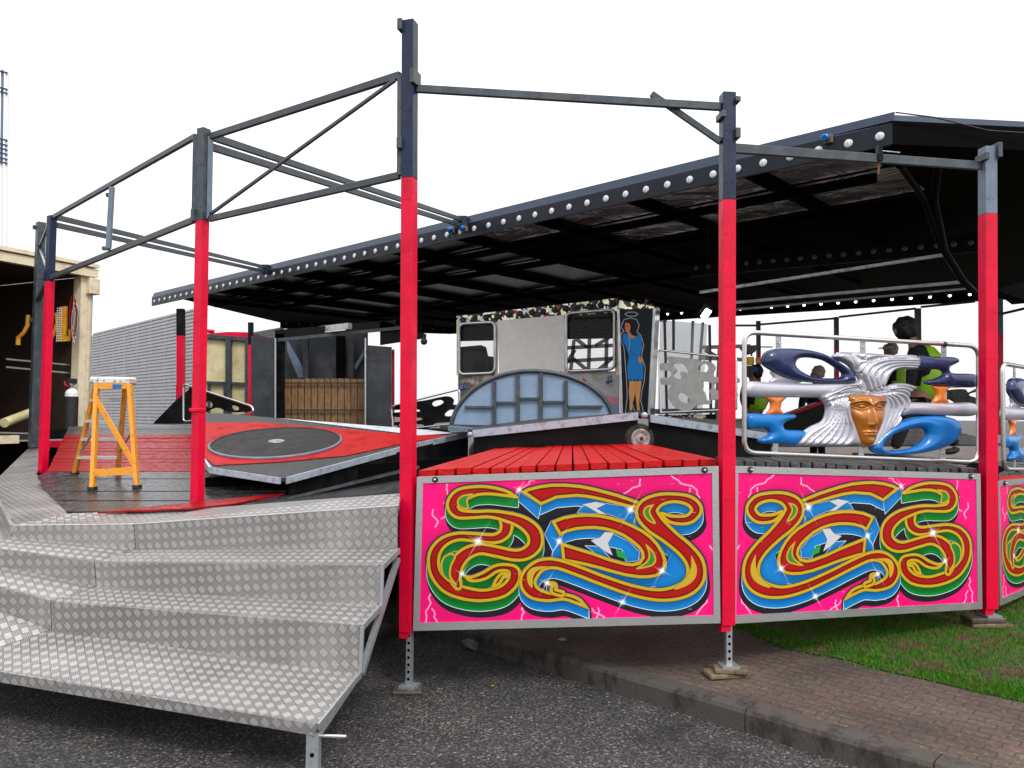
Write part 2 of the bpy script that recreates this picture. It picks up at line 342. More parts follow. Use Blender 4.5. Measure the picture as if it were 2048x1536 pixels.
M['mural'] = mat('dark_painted_wall', (.12,.10,.085), .35, .3, c2=(.42,.38,.30), nscale=3.5, nlo=.48, nhi=.56, chip=((.02,.02,.025), .58, 5.), spec=.3)
M['muralgrey'] = mat('pale_grey_painted_wall', (.34,.33,.35), .4, .1, c2=(.22,.24,.18), nscale=2.5, nlo=.5, nhi=.6)
# ------------------------------------------------------------------ painted artwork, drawn with arithmetic into a pixel array
class Canvas:
    def __init__(s, W, H, x0, y0, sc, bg):
        s.W, s.H, s.x0, s.y0, s.sc = W, H, x0, y0, sc
        s.a = np.zeros((H, W, 3), np.float32); s.a[:] = bg
        yy, xx = np.mgrid[0:H, 0:W]; s.X = (xx/sc+x0).astype(np.float32); s.Y = (yy/sc+y0).astype(np.float32)
    def sd_discs(s, pts):
        d = np.full((s.H, s.W), 400., np.float32)
        for x, y, r in pts:
            m = r+46
            i0 = max(0, int((y-m-s.y0)*s.sc)); i1 = min(s.H, int((y+m-s.y0)*s.sc)+1)
            j0 = max(0, int((x-m-s.x0)*s.sc)); j1 = min(s.W, int((x+m-s.x0)*s.sc)+1)
            if i0 >= i1 or j0 >= j1: continue
            q = np.hypot(s.X[i0:i1, j0:j1]-x, s.Y[i0:i1, j0:j1]-y)-r
            d[i0:i1, j0:j1] = np.minimum(d[i0:i1, j0:j1], q)
        return d
    def sd_poly(s, P):
        P = np.array(P, np.float32); d = np.full((s.H, s.W), 1e9, np.float32); ins = np.zeros((s.H, s.W), bool)
        for i in range(len(P)):
            a, b = P[i-1], P[i]; e = b-a; L2 = max(float(e@e), 1e-6)
            t = np.clip(((s.X-a[0])*e[0]+(s.Y-a[1])*e[1])/L2, 0, 1)
            d = np.minimum(d, np.hypot(s.X-a[0]-t*e[0], s.Y-a[1]-t*e[1]))
            if a[1] != b[1]:
                c = ((a[1] > s.Y) != (b[1] > s.Y)) & (s.X < (b[0]-a[0])*(s.Y-a[1])/(b[1]-a[1])+a[0]); ins ^= c
        return np.where(ins, -d, d)
    def fill(s, d, c, al=1.):
        k = (np.clip(.5-d*s.sc, 0, 1)*al)[..., None]; s.a = s.a*(1-k)+np.array(c, np.float32)*k
    def line(s, P, w, c, al=1.):
        d = np.full((s.H, s.W), 1e9, np.float32)
        for a, b in zip(P[:-1], P[1:]):
            ex, ey = b[0]-a[0], b[1]-a[1]; L2 = max(ex*ex+ey*ey, 1e-6)
            t = np.clip(((s.X-a[0])*ex+(s.Y-a[1])*ey)/L2, 0, 1)
            d = np.minimum(d, np.hypot(s.X-a[0]-t*ex, s.Y-a[1]-t*ey))
        s.fill(d-w, c, al); return d
    def image(s, name):
        im = bpy.data.images.new(name, s.W, s.H); b = np.ones((s.H, s.W, 4), np.float32)
        b[..., :3] = np.clip(s.a[::-1], 0, 1); im.pixels.foreach_set(b.ravel()); im.update(); im.pack(); return im
def spline(P, step=5.):
    P = [np.array(p, float) for p in P]; P = [2*P[0]-P[1]]+P+[2*P[-1]-P[-2]]; out = []
    for i in range(1, len(P)-2):
        a, b, c, d = P[i-1:i+3]; n = max(2, int(np.hypot(*(c-b)[:2])/step))
        for k in range(n):
            t = k/n; out.append(.5*((2*b)+(c-a)*t+(2*a-5*b+4*c-d)*t*t+(3*b-a-3*c+d)*t**3))
    out.append(P[-2]); return out
def art_image():
    C = Canvas(1400, 700, 60, 120, 1400/1890., (.84, .004, .17))
    def tw(x, y):   # photo crop -> straightened panel rectangle 1890 x 945
        top = 150-(x-72)*.0373; bot = 1050-(x-55)*.0185
        return x, 120+(y-top)/(bot-top)*945
    def T(P): return [(*tw(p[0], p[1]), *[v*.5 for v in p[2:]]) for p in P]
    # gentle tonal drift of the airbrushed ground
    C.a *= (1+.2*np.sin(C.X/310.)*np.cos(C.Y/260.))[..., None]
    r = random.Random(5)
    for (x, y, dx, dy, n) in [(220,155,-.25,1,9),(130,320,.15,1,5),(800,130,-.8,.35,5),(1490,120,-.5,.7,6),(1690,95,.8,.8,9),(1810,180,.4,1,5),
                              (130,860,.1,1,6),(140,960,.5,1,4),(750,950,-.3,1,4),(1220,960,.3,1,3),(1900,850,-.3,1,6),(1930,560,0,1,5),(1180,965,.8,.6,4),(700,170,-.6,.5,3)]:
        P = [tw(x, y)]
        for k in range(n):
            x += dx*26+r.uniform(-22, 22); y += dy*24+r.uniform(-12, 12); P.append(tw(x, y))
        C.line(P, 7, (1, .25, .55), .35); C.line(P, 1.6, (1, .75, .9), .9)
    G1 = [(690,240,14),(610,213,50),(500,195,66),(400,200,80),(305,235,112),(262,292,92),(300,345,76),(400,352,62),(500,348,60),(600,362,72),(720,400,92),(800,465,108),(812,545,108),(760,600,98),(680,615,86),(560,592,84),(450,575,86),(360,605,98),(300,670,108),(285,750,96),(310,815,60)]
    G2 = [(600,375,70),(622,425,92),(605,478,88),(540,508,76),(420,500,70),(300,495,66),(205,530,78),(150,600,88),(145,690,86),(180,765,90),(250,825,98),(360,862,98),(480,875,90),(600,850,92),(668,790,90),(680,725,84),(635,697,62),(560,702,62),(480,748,64),(400,768,46),(345,748,12)]
    G2b = [(640,745,34),(600,748,46),(572,785,52),(550,812,34)]
    B3 = [(740,240,104),(850,205,104),(1000,197,96),(1200,222,84),(1350,258,76),(1470,295,60)]
    B5 = [(915,445,96),(1060,402,92),(1200,397,98),(1350,432,104),(1480,512,118),(1570,610,132),(1560,690,128),(1470,717,98),(1350,697,96),(1200,642,92),(1080,607,100),(975,590,112)]
    B4 = [(1630,350,34),(1700,385,64),(1800,382,74),(1850,322,80),(1805,262,76),(1700,242,72),(1600,262,100),(1535,325,150),(1575,405,140),(1680,500,112),(1780,590,112),(1838,680,122),(1835,780,126),(1760,850,112),(1620,880,90),(1450,852,82),(1250,782,76),(1100,722,76),(950,672,76),(850,682,92),(785,740,112),(768,800,112),(805,858,96),(900,888,70),(1000,888,52),(1085,915,50),(1155,965,10)]
    B4b = [(905,800,30),(938,812,42),(935,850,50),(985,868,50)]
    PB3 = [(712,203),(760,180),(840,160),(920,150),(1000,150),(1100,158),(1200,178),(1350,218),(1475,262),(1530,290),(1440,312),(1380,296),(1250,262),(1150,242),(1080,235),(950,246),(845,292)]
    PB5 = [(915,394),(1000,362),(1070,350),(1150,345),(1230,350),(1300,364),(1380,388),(1450,420),(1510,452),(1560,490),(1605,540),(1640,600),(1655,650),(1650,705),(1625,742),(1590,762),(1540,770),(1480,770),(1390,755),(1300,730),(1220,706),(1150,688),(1070,670),(992,657),(978,532),(1100,570),(1200,602),(1300,640),(1400,668),(1440,672),(1480,662),(1500,632),(1495,600),(1475,570),(1430,530),(1380,495),(1320,468),(1260,452),(1200,445),(1140,446),(1080,452),(1020,468),(972,492)]
    C.fill(C.sd_poly([tw(*p) for p in [(600,300),(700,250),(840,380),(1100,290),(1380,350),(1400,430),(1200,500),(1000,560),(900,660),(820,650),(880,520),(840,440),(760,370)]]), (.012,.012,.018))
    C.fill(C.sd_poly([tw(*p) for p in [(1000,480),(1100,440),(1320,460),(1510,590),(1490,680),(1380,700),(1180,640),(985,560)]]), (.012,.012,.018))
    C.fill(C.sd_poly([tw(*p) for p in [(560,440),(700,400),(790,470),(800,560),(640,560)]]), (.012,.012,.018))
    rib = []
    for P, kind, clip in [(G2,'g',None),(G1,'g',None),(G2b,'g',None),(B3,'b',[(845,290,710,205)]),(B5,'b',[(975,492,905,392),(1000,660,975,530)]),(B4,'b',None),(B4b,'b',None)]:
        d = C.sd_poly([tw(*p) for p in PB3]) if P is B3 else C.sd_poly([tw(*p) for p in PB5]) if P is B5 else C.sd_discs(spline(T(P)))
        if False:
            for x0, y0, x1, y1 in clip:
                (x0, y0), (x1, y1) = tw(x0, y0), tw(x1, y1); nx, ny = y0-y1, x1-x0; l = math.hypot(nx, ny)
                hp = ((C.X-x0)*nx+(C.Y-y0)*ny)/l
                near = np.hypot(C.X-(x0+x1)/2, C.Y-(y0+y1)/2) < 110
                if (nx < 0): hp = hp
                d = np.where(near, np.maximum(d, hp), d)
        rib.append((d, kind))
    def sweep(d, n, dx=0.):
        o = d.copy(); st = 5
        for k in range(0, int(n*C.sc)+1, st):
            sh_ = np.full_like(d, 400.); q_ = int(dx*k)
            if k < C.H: sh_[k:, q_:] = d[:C.H-k, :C.W-q_]
            o = np.minimum(o, sh_)
        return o
    for d, k in rib: C.fill(sweep(d, 96, .12)-12, (.012, .012, .018))
    for kk, colr, dark in (('g', (.002,.21,.025), (.001,.11,.012)), ('b', (.003,.20,.56), (.002,.12,.38))):
        sw = None
        for d, k in rib:
            if k == kk:
                q = sweep(d, 66); sw = q if sw is None else np.minimum(sw, q)
        C.fill(sw-3.5, (.8,.88,.92)); C.fill(sw, colr)
        if kk == 'b':
            for PX in ([(1640,420),(1720,520),(1790,640),(1800,760),(1740,830),(1600,850),(1570,790),(1650,740),(1670,640),(1640,560),(1560,470)],):
                C.fill(C.sd_poly([tw(*p) for p in PX]), colr)
 
        C.fill(sw+22, dark, .45)
    BL = (.003,.20,.56)
    for PX in [[(915,394),(972,492),(935,600),(875,480)], [(978,532),(992,657),(925,625),(930,590)], [(1200,268),(1390,300),(1470,330),(1440,430),(1380,380),(1280,345),(1085,340),(1115,300)],
               [(1300,470),(1420,530),(1485,600),(1475,655),(1400,660),(1375,580),(1290,560),(1265,500)], [(1140,555),(1230,560),(1300,640),(1230,620)], [(705,205),(845,292),(830,378),(697,262)]]:
        dd = C.sd_poly([tw(*p) for p in PX]); C.fill(dd-3, (.75,.85,.9)); C.fill(dd, BL)
    for d, k in rib:
        C.a *= (1-.55*np.where(d > 0, np.exp(-d/24.), 0))[..., None]
    # pale chevrons and darker facets on the blue letter
    for P in [[(1115,285),(1205,268),(1270,282),(1210,312),(1280,352),(1225,345),(1160,305)], [(1265,465),(1325,470),(1285,540),(1315,620),(1255,585),(1175,520),(1235,500)]]:
        C.fill(C.sd_poly([tw(*p) for p in P])-3, (.01,.01,.02)); C.fill(C.sd_poly([tw(*p) for p in P]), (.52,.52,.54))
    for P in [[(1335,575),(1385,600),(1410,650),(1345,625)]]: C.fill(C.sd_poly([tw(*p) for p in P]), (.01,.30,.05))
    for d, k in rib[:1]+rib[1:3]+rib[3:4]+rib[4:5]+rib[5:]:
        C.fill(d-2.5, (.01,.008,.01)); C.fill(d, (.52,.33,.006)); C.fill(d+20, (.012,.006,.005)); C.fill(d+22.5, (.15,.002,.003)); C.fill(d+31, (.36,.002,.003))
    # leaf-shaped eyes and crescents
    for P, c in [([(395,215),(360,255),(365,315),(310,305),(290,270),(320,230)],'g'), ([(1580,285),(1555,335),(1590,410),(1540,390),(1512,340),(1530,300)],'g'),
                 ([(1525,545),(1570,590),(1590,650),(1560,690),(1465,708),(1530,660),(1545,610)],'g'), ([(1815,625),(1845,700),(1835,770),(1780,820),(1705,842),(1780,770),(1812,700)],'y'),
                 ([(905,690),(830,715),(800,760),(795,825),(768,790),(768,730),(810,695)],'y'), ([(250,600),(290,620),(262,690),(262,755),(300,808),(215,760),(190,690),(205,630)],'y')]:
        dd = C.sd_poly([(a, b) for a, b, _ in spline([(*tw(*p), 0) for p in P+P[:1]], 8)])
        C.fill(dd-4, (.01,.006,.006)); C.fill(dd-2, (.50,.33,.02)); 
        if c == 'g': C.fill(dd+10, (.01,.01,.01)); C.fill(dd+12, (.02,.24,.03))
        elif c == 'y' and P[0][0] in (250, 640): C.fill(dd+12, (.01,.01,.01)); C.fill(dd+14, (.005,.20,.03))
    for (x, y, s_) in [(435,525,34),(335,735,22),(700,190,20),(970,525,26),(1430,320,30),(1628,722,26),(890,797,22),(1375,925,24)]:
        x, y = tw(x, y); rr = np.hypot(C.X-x, C.Y-y); g = .9*np.exp(-(rr/(s_*.6))**2)
        ang = np.exp(-((C.X-x)*.86+(C.Y-y)*.5)**2/9.)*np.exp(-(rr/(s_*2.8))**2)*.45+np.exp(-((C.X-x)*.5-(C.Y-y)*.86)**2/6.)*np.exp(-(rr/(s_*1.6))**2)*.5
        k = np.clip(g+ang, 0, 1)[..., None]; C.a = C.a*(1-k)+np.array((.9,.95,1), np.float32)*k
    return C.image('swirl_artwork')
ART = art_image()
def image_mat(name, im, rough=.25, coat=.5, wear=0.):
    m = bpy.data.materials.new(name); m.use_nodes = True; N, L, b = nodes_of(m)
    t = N.new('ShaderNodeTexImage'); t.image = im; t.extension = 'EXTEND'; im.colorspace_settings.name = 'Non-Color'
    uv = N.new('ShaderNodeUVMap'); L.new(uv.outputs[0], t.inputs[0]); c = t.outputs['Color']
    if wear:
        tc = N.new('ShaderNodeTexCoord'); n = N.new('ShaderNodeTexNoise'); n.inputs['Scale'].default_value = 16; n.inputs['Detail'].default_value = 9; L.new(tc.outputs['Object'], n.inputs[0])
        mp = N.new('ShaderNodeMapping'); mp.inputs['Scale'].default_value = (1,1,6); L.new(tc.outputs['Object'], mp.inputs[0]); L.new(mp.outputs[0], n.inputs[0])
        f = nramp(N, L, n.outputs['Fac'], [(.70, (0,0,0)), (.73, (1,1,1))]); c = nmix(N, L, nmath(N, L, 'MULTIPLY', f, wear), c, (.5,.4,.35))
        n2 = N.new('ShaderNodeTexNoise'); n2.inputs['Scale'].default_value = 2.5; n2.inputs['Detail'].default_value = 6; L.new(tc.outputs['Object'], n2.inputs[0])
        L.new(nmath(N, L, 'MULTIPLY_ADD', n2.outputs['Fac'], .4, rough-.12), b.inputs['Roughness'])
    else: b.inputs['Roughness'].default_value = rough
    L.new(c, b.inputs['Base Color']); b.inputs['Coat Weight'].default_value = coat; b.inputs['Coat Roughness'].default_value = .1
    return m
M['art'] = image_mat('signwritten_panel', ART, coat=.0, rough=.3, wear=.6)
M['art'].node_tree.nodes['Principled BSDF'].inputs['Specular IOR Level'].default_value = .25

# ------------------------------------------------------------------ ground
K1 = onz(1030, 1287, .12); K2 = onz(1440, 1404, .12); kd = (K2-K1); kd.z = 0; kd.normalize(); kn = V((-kd.y, kd.x, 0))
if kn.x < 0: kn = -kn
def pave_z(p): return .1195+.075*max(0, min(6, (V((p[0], p[1], 0))-V((K1.x, K1.y, 0))).dot(kn)-.13))
PN = V((-kn.x*.075, -kn.y*.075, 1)).normalized()
def onpave(px, py): return onp(px, py, (K1.x+kn.x*.13, K1.y+kn.y*.13, .1195), PN)
g = MB(); g.add([(-400,-60,0),(400,-60,0),(400,900,0),(-400,900,0)], [(0,1,2,3)], 'asphalt'); struct(g.build('road'))
A = K1-kd*9; B = K2+kd*9; W = .13
k = MB()
n = 22
for i in range(n):
    a = lerp(A, B, i/n)+kd*.003; b = lerp(A, B, (i+1)/n)-kd*.003
    a = V((a.x, a.y, 0)); b = V((b.x, b.y, 0)); z = V((0,0,1))
    prof = [(0,-.02),(0,.095),(.012,.114),(.03,.12),(W,.12),(W,-.02)]
    vs = [q+kn*u+z*h for q in (a, b) for u, h in prof]; m_ = len(prof)
    k.add(vs, [(j, j+1, m_+j+1, m_+j) for j in range(m_-1)]+[tuple(range(m_))[::-1], tuple(range(m_, 2*m_))], 'kerb')
struct(k.build('kerb'))
pv = MB(); a = V((A.x, A.y, 0))+kn*(W-.001); b = V((B.x, B.y, 0))+kn*W
def pq(q): return V((q.x, q.y, pave_z(q)))
pv.add([pq(a), pq(b), pq(b+kn*6), pq(a+kn*6), pq(b+kn*80), pq(a+kn*80)], [(0,1,2,3),(3,2,4,5)], 'paver'); po = pv.build('pavement'); uv_planar(po, kd); struct(po)
# grass area boundary
gb = [onpave(*p) for p in [(1380,1236),(1490,1262),(1543,1290),(1616,1308),(1696,1322),(1773,1344),(1850,1360),(1950,1384),(2060,1408)]]
gd = (gb[-1]-gb[-2]).normalized(); gb.append(gb[-1]+gd*3)
far = [gb[-1]+V((9,3,0)), gb[-1]+V((9,14,0)), gb[0]+V((-3,14,0)), gb[0]+V((-2.5,3,0))]
poly = gb+far; gl = MB(); gl.add([V((q.x, q.y, pave_z(q)+.006)) for q in poly], [list(range(len(poly)))[::-1]], 'lawn'); lo = gl.build('lawn'); struct(lo)
def in_poly(P, x, y):
    ins = np.zeros(x.shape, bool)
    for i in range(len(P)):
        a, b = P[i-1], P[i]
        if a[1] != b[1]: ins ^= ((a[1] > y) != (b[1] > y)) & (x < (b[0]-a[0])*(y-a[1])/(b[1]-a[1])+a[0])
    return ins
nb = 300000
x = rng.uniform(.8, 5.4, nb); y = rng.uniform(3.2, 6.8, nb)
PP = [(q.x, q.y) for q in poly]; jx = x+rng.normal(0, .035, nb); jy = y+rng.normal(0, .035, nb); keep = in_poly(PP, jx, jy); x, y = x[keep], y[keep]
# thin tufts where the turf is worn
w = .5+.5*np.sin(x*5.1+np.sin(y*3.7)*2)*np.cos(y*6.3+x*2.); kk = rng.uniform(0, 1, len(x)) < (.72+.4*w); x, y = x[kk], y[kk]; nb = len(x)
z = np.array([pave_z((a_, b_)) for a_, b_ in zip(x, y)])+.004
hgt = rng.uniform(.008, .024, nb)*(.7+.6*w[kk]); th = rng.uniform(0, 2*np.pi, nb); wd = rng.uniform(.0014, .0034, nb); ln = rng.uniform(0, .9, nb)*hgt; la = rng.uniform(0, 2*np.pi, nb)
vs = np.empty((nb, 3, 3)); vs[:,0] = np.stack([x-np.cos(th)*wd, y-np.sin(th)*wd, z], 1); vs[:,1] = np.stack([x+np.cos(th)*wd, y+np.sin(th)*wd, z], 1)
vs[:,2] = np.stack([x+np.cos(la)*ln, y+np.sin(la)*ln, z+hgt], 1)
me = bpy.data.meshes.new('grass'); me.vertices.add(nb*3); me.vertices.foreach_set('co', vs.ravel()); me.loops.add(nb*3); me.loops.foreach_set('vertex_index', np.arange(nb*3)); me.polygons.add(nb)
me.polygons.foreach_set('loop_start', np.arange(0, nb*3, 3)); me.materials.append(M['blade']); me.update(calc_edges=True)
go = bpy.data.objects.new('grass', me); col.objects.link(go); tag(go, 'short green grass on the verge right of the brick path', 'grass', kind='stuff')
# leaf litter scraps on the road and path
def scrap(px, py, Z, m, s, label, cat):
    p = onpave(px, py) if Z is None else onz(px, py, Z); r = random.Random(px)
    pts = [p+V((math.cos(q)*s*r.uniform(.5,1.2), math.sin(q)*s*r.uniform(.5,1.2), .003+r.uniform(0,.25)*s)) for q in [i*math.pi/4 for i in range(8)]]
    mb = MB(); mb.add(pts+[q+V((0,0,.002)) for q in pts], [list(range(8))[::-1], list(range(8,16))]+[(i,(i+1)%8,(i+1)%8+8,i+8) for i in range(8)], m); tag(mb.build('litter', origin=p), label, cat)
scrap(1125, 1281, None, 'palegrey', .035, 'crumpled pale scrap of litter lying under the left swirl panel', 'litter')
scrap(985, 1373, .0, 'yellow', .012, 'small yellow leaf on the wet asphalt in front of the left swirl panel', 'leaf')
mb = MB(); p = onz(925, 1282, .045); q = onz(952, 1292, .035)
mb.tube([p, lerp(p,q,.15), lerp(p,q,.3), q], [.012,.014,.033,.033], 'glass', 12)
tag(mb.build('plastic_bottle', origin=p), 'empty clear bottle lying in the shade under the left swirl panel', 'bottle')

# ------------------------------------------------------------------ posts
H0 = {}
def post(key, pxb, yb, yred, pxt, yt, Y, w, ang, label, jack=None, clips=(), top='navy', low='red', name='ride_post', group='upright posts around the ride'):
    b = at(pxb, yb, Y); t = at(pxt, yt, Y); r = at((pxb+pxt)/2, yred, Y)
    lean = (t-b)/(t.z-b.z)
    base = b.copy(); base.z = b.z if jack is None else jack[0]
    o = thing(name, base, label, 'post', group)
    R = Matrix.Rotation(math.radians(ang), 3, 'Z'); ex, ey = R @ V((1,0,0)), R @ V((0,1,0))
    def seg(z0, z1, m, nm, ww=w, hole=False):
        a = b+lean*(z0-b.z); c = b+lean*(z1-b.z); mb = MB(); mb.beam(a, c, ww, ww, m, up=ey)
        for zz in np.arange(z0+.1, z1-.05, .31):
            q = b+lean*(zz-b.z)-ey*(ww/2)
            mb.disc(q+ex*.018, -ey, [(.006,0),(.006,.003)], m, 8); mb.disc(q-ex*.018, -ey, [(.006,0),(.006,.003)], m, 8)
        return mb.build(nm, o, bevel=.004)
    seg(b.z, r.z, low, 'lower_section'); seg(r.z+.0005, t.z, top, 'upper_section')
    for (yy, side, sz) in clips:
        q = at((pxb+pxt)/2, yy, Y); q = b+lean*(q.z-b.z)
        mb = MB(); mb.box(q+ex*side*(w/2+.004)-ey*.012, (.03+.055*(side==0), w+(.03 if side else .01), sz), 'slate' if yy < yred else low, R); mb.build('bracket', o, bevel=.003)
    if jack:
        z0, blk, bm = jack; jb = V((b.x+lean.x*(z0-b.z)+.012, b.y, z0)); mb = MB()
        mb.beam(jb+V((0,0,blk+.012)), V((jb.x, jb.y, b.z+.1)), .034, .034, 'galv', up=ey)
        nh = int((b.z-z0-blk)/.042)
        for i in range(nh): mb.disc(V((jb.x, jb.y, z0+blk+.05+i*.042))-ey*.0165, -ey, [(.009,0),(.009,.0015)], 'matblack', 10)
        mb.box(jb+V((0,0,blk+.007)), (.10,.10,.014), 'galv', R); mb.build('jack_leg', o)
        mb = MB(); mb.box(b+V((-.012,0,-.018)), (w*.72, w*.72, .036), low, R); mb.build('foot_socket', o)
        H0[key+'_blk'] = (jb, blk)
    H0[key] = (b, t, r, lean); return o
jz = {}
def gz(px, py, Y): 
    p = at(px, py, Y); return p
p3 = at(815, 1262, 4.65); p4 = at(1453, 1250, 4.53); p5 = at(1976, 1218, 5.17)
def surf(p):
    d = (V((p.x, p.y, 0))-V((K1.x, K1.y, 0))).dot(kn); return 0 if d < 0 else pave_z(p)
post('P0', 66, 895, 560, 82, 445, 9.3, .088, -40, 'blue grey post at the far left beside the open trailer', top='slate', low='slate', clips=((640,-1,.05),(455,-1,.05)))
post('P1', 86, 946, 563, 104, 432, 7.5, .066, -30, 'thinnest near red post, standing left of the orange stepladder', clips=((552,-1,.07),))
post('P2', 394, 1017, 443, 408, 258, 5.6, .07, -26, 'red post standing behind the tread plate landing, right of the stepladder', clips=((432,-1,.09),(820,0,.025)), top='slate')
post('P3', 815, 1262, 358, 820, 44, 4.65, .077, -17, 'tallest red and dark blue post at the right end of the steps', jack=(0, .02, 0), clips=((55,-1,.07),(290,-1,.07),(160,1,.09)))
post('P4', 1453, 1248, 402, 1455, 188, 4.53, .078, 4, 'red post between the two swirl painted panels', jack=(surf(p4), .055, 0), clips=((205,1,.03),(272,1,.06),(235,-1,.04)))
post('P5', 1977, 1216, 430, 1975, 296, 5.17, .082, 3, 'rightmost near red post with a pale blue top, by the framed mask board', jack=(surf(p5), .06, 0), clips=((305,1,.10),(318,-1,.05)), top='bluegrey')
def block(name, c, sz, m, rot, label, cat='block', group=None):
    mb = MB(); R = Matrix.Rotation(rot, 3, 'Z')
    mb.box(c, sz, m, R); o = mb.build(name, bevel=.006, origin=(c[0], c[1], c[2]-sz[2]/2)); tag(o, label, cat, group); return o
jb, blk = H0['P3_blk']; block('packing_block', jb+V((-.01,0,.01)), (.17,.17,.02), 'darkblock', .05, 'thin dark base board under the jack of the tallest post')
jb, blk = H0['P4_blk']; block('packing_block', jb+V((-.02,.01,.0135)), (.22,.13,.027), 'block', .15, 'lower timber block under the post between the swirl panels'); block('packing_block', jb+V((.01,-.01,.0415)), (.19,.10,.027), 'block', -.12, 'upper timber block under the post between the swirl panels')
jb, blk = H0['P5_blk']; block('packing_block', jb+V((-.02,0,.013)), (.26,.15,.028), 'block', -.1, 'lower pale timber board on the grass under the rightmost near post'); block('packing_block', jb+V((-.05,0,.044)), (.24,.13,.03), 'darkblock', .1, 'upper dark timber board on the grass under the rightmost near post')

# ------------------------------------------------------------------ overhead frames
def Pz(key, py, dx=0.):   # a point on the post's axis at this picture height
    b, t, r, lean = H0[key]; px0 = 0
    # solve along post axis
    z = t.z; best = None
    for i in range(400):
        zz = b.z+(t.z-b.z)*i/399.; q = b+lean*(zz-b.z); c = Rm.transposed() @ (q-EYE); yy = CY-F*c.y/(-c.z)
        e = abs(yy-py)
        if best is None or e < best[0]: best = (e, q)
    return best[1]+V((dx,0,0))
def frame(name, segs, label, cat='frame', group=None, base=None):
    o = thing(name, base or segs[0][1], label, cat, group)
    for nm, a, b, w, h, m in segs: MB().beam(a, b, w, h, m).build(nm, o, bevel=.002)
    return o
a0, a1 = Pz('P2', 272, .05), Pz('P3', 152, -.06); b0, b1 = Pz('P2', 438, .05), Pz('P3', 352, -.06)
frame('truss_frame', [('top_bar', a0, a1, .03, .045, 'slate'), ('bottom_bar', b0, b1, .03, .042, 'slate'), ('end_bar', a1, b1, .03, .03, 'slate'), ('end_bar', a0, b0, .03, .03, 'bluegrey'), ('diagonal_bar', b0+V((.0,.0,.03)), a1-V((.03,0,.03)), .02, .022, 'slate')],
      'grey braced frame between the post right of the stepladder and the tallest post', group='overhead frames joining the posts')
a0, a1 = Pz('P1', 436), Pz('P2', 272, -.06); b0, b1 = Pz('P1', 556), Pz('P2', 440, -.06)
def onseg(a, b, t): return lerp(a, b, t)
tf_ = frame('truss_frame', [('top_bar', a0, a1, .03, .04, 'slate'), ('bottom_bar', b0, b1, .03, .045, 'slate'), ('end_bar', a1, b1, .03, .03, 'slate'), ('end_bar', a0, b0, .035, .035, 'bluegrey')],
      'long open frame above the stepladder with one hanging upright bar', group='overhead frames joining the posts')
u0 = at(224, 374, 6.55); u1 = at(217, 497, 6.55); mb = MB(); mb.beam(u0, u1, .035, .035, 'bluegrey'); mb.box(u0+V((-.02,0,-.07)), (.05,.03,.03), 'slate'); mb.box(u1+V((-.02,0,.0)), (.06,.03,.03), 'slate'); mb.build('upright_bar', tf_)
mb = MB(); mb.tube([at(262,488,6.4), at(288,474,6.4)], .012, 'slate'); mb.build('hook', tf_)
c0, c1 = Pz('P0', 500), Pz('P1', 436); d0, d1 = Pz('P0', 588), Pz('P1', 556)
frame('truss_frame', [('top_bar', c0+V((0,0,.05)), c1, .03, .03, 'slate'), ('brace_bar', Pz('P0', 500), Pz('P1', 556), .02, .02, 'galv'), ('brace_bar', Pz('P0', 600), Pz('P1', 556), .05, .04, 'slate')],
      'narrow braced frame between the blue grey post and the thin red post', group='overhead frames joining the posts')
e0, e1 = Pz('P3', 178, .045), Pz('P4', 213, -.04)
fr = frame('overhead_bar', [('bar', e0, e1, .03, .045, 'slate'), ('brace_bar', at(1303, 188, 4.6), Pz('P4', 285, -.04), .03, .035, 'slate')],
      'slim grey bar with a short diagonal brace between the two tallest posts', 'bar', 'overhead frames joining the posts')
f0, f1 = Pz('P4', 298, .04), Pz('P5', 331, -.05)
fr2 = frame('overhead_bar', [('bar', f0, f1, .03, .055, 'slate')], 'slim grey bar joining the two rightmost near posts below the roof corner', 'bar', 'overhead frames joining the posts')
mb = MB(); q = lerp(f0, f1, .555); mb.box(q+V((0,-.01,.03)), (.028,.045,.1), 'black'); mb.tube([q+V((.01,-.03,.04)), q+V((.12,-.03,.03))], .004, 'galv', 6); mb.tube([q+V((0,0,-.02)), q+V((0,0,-.10))], [.012,.004], 'timber', 8); mb.build('clamp', fr2)
# ------------------------------------------------------------------ roof canopy
ZR = 3.93
RV = [onz(*p, ZR) for p in [(303,612),(1785,288)]]
rA, rB = RV
rC = onz(2048, 300, ZR); dirBC = (rC-rB).normalized(); rC = rB+dirBC*6.8
rD = onz(1965, 602, ZR); rD2 = onz(1322, 641, ZR); rE2 = onz(900, 668, ZR); rE = onz(560, 657, ZR); rA2 = onz(345, 609, ZR)
canopy = thing('roof_canopy', (rA+rB)/2-V((0,0,3.93)), 'big black fold-out roof edged with rows of round lamps', 'roof')
outer = [rA2, rB, rC, rD+V((1.8,.4,0)), rD, rD2, rE2, rE]
mb = MB(); mb.prism([p+V((0,0,.16)) for p in outer][::-1], (0,0,.04), 'matblack'); mb.build('roof_skin', canopy)
fd = (rB-rA).normalized(); fn = V((fd.y, -fd.x, 0));
if fn.y > 0: fn = -fn
Hh = .29
def fascia(a, b, nrm, nm, h=Hh, m='black', lip=True):
    mb = MB(); t = V((0,0,h)); d = (b-a).normalized()
    mb.prism([a, b, b+t*.62, a+t*.62], -nrm*.03, m)
    if lip: mb.prism([a+t*.62, b+t*.62, b+t-nrm*.05, a+t-nrm*.05], -nrm*.03, 'navy' )
    return mb.build(nm, canopy)
M['fasciablue'] = mat('dark_blue_black_fascia', (.004,.007,.014), .35, c2=(.010,.014,.024), nscale=5, rvar=.2, bump=.1, spec=.25)
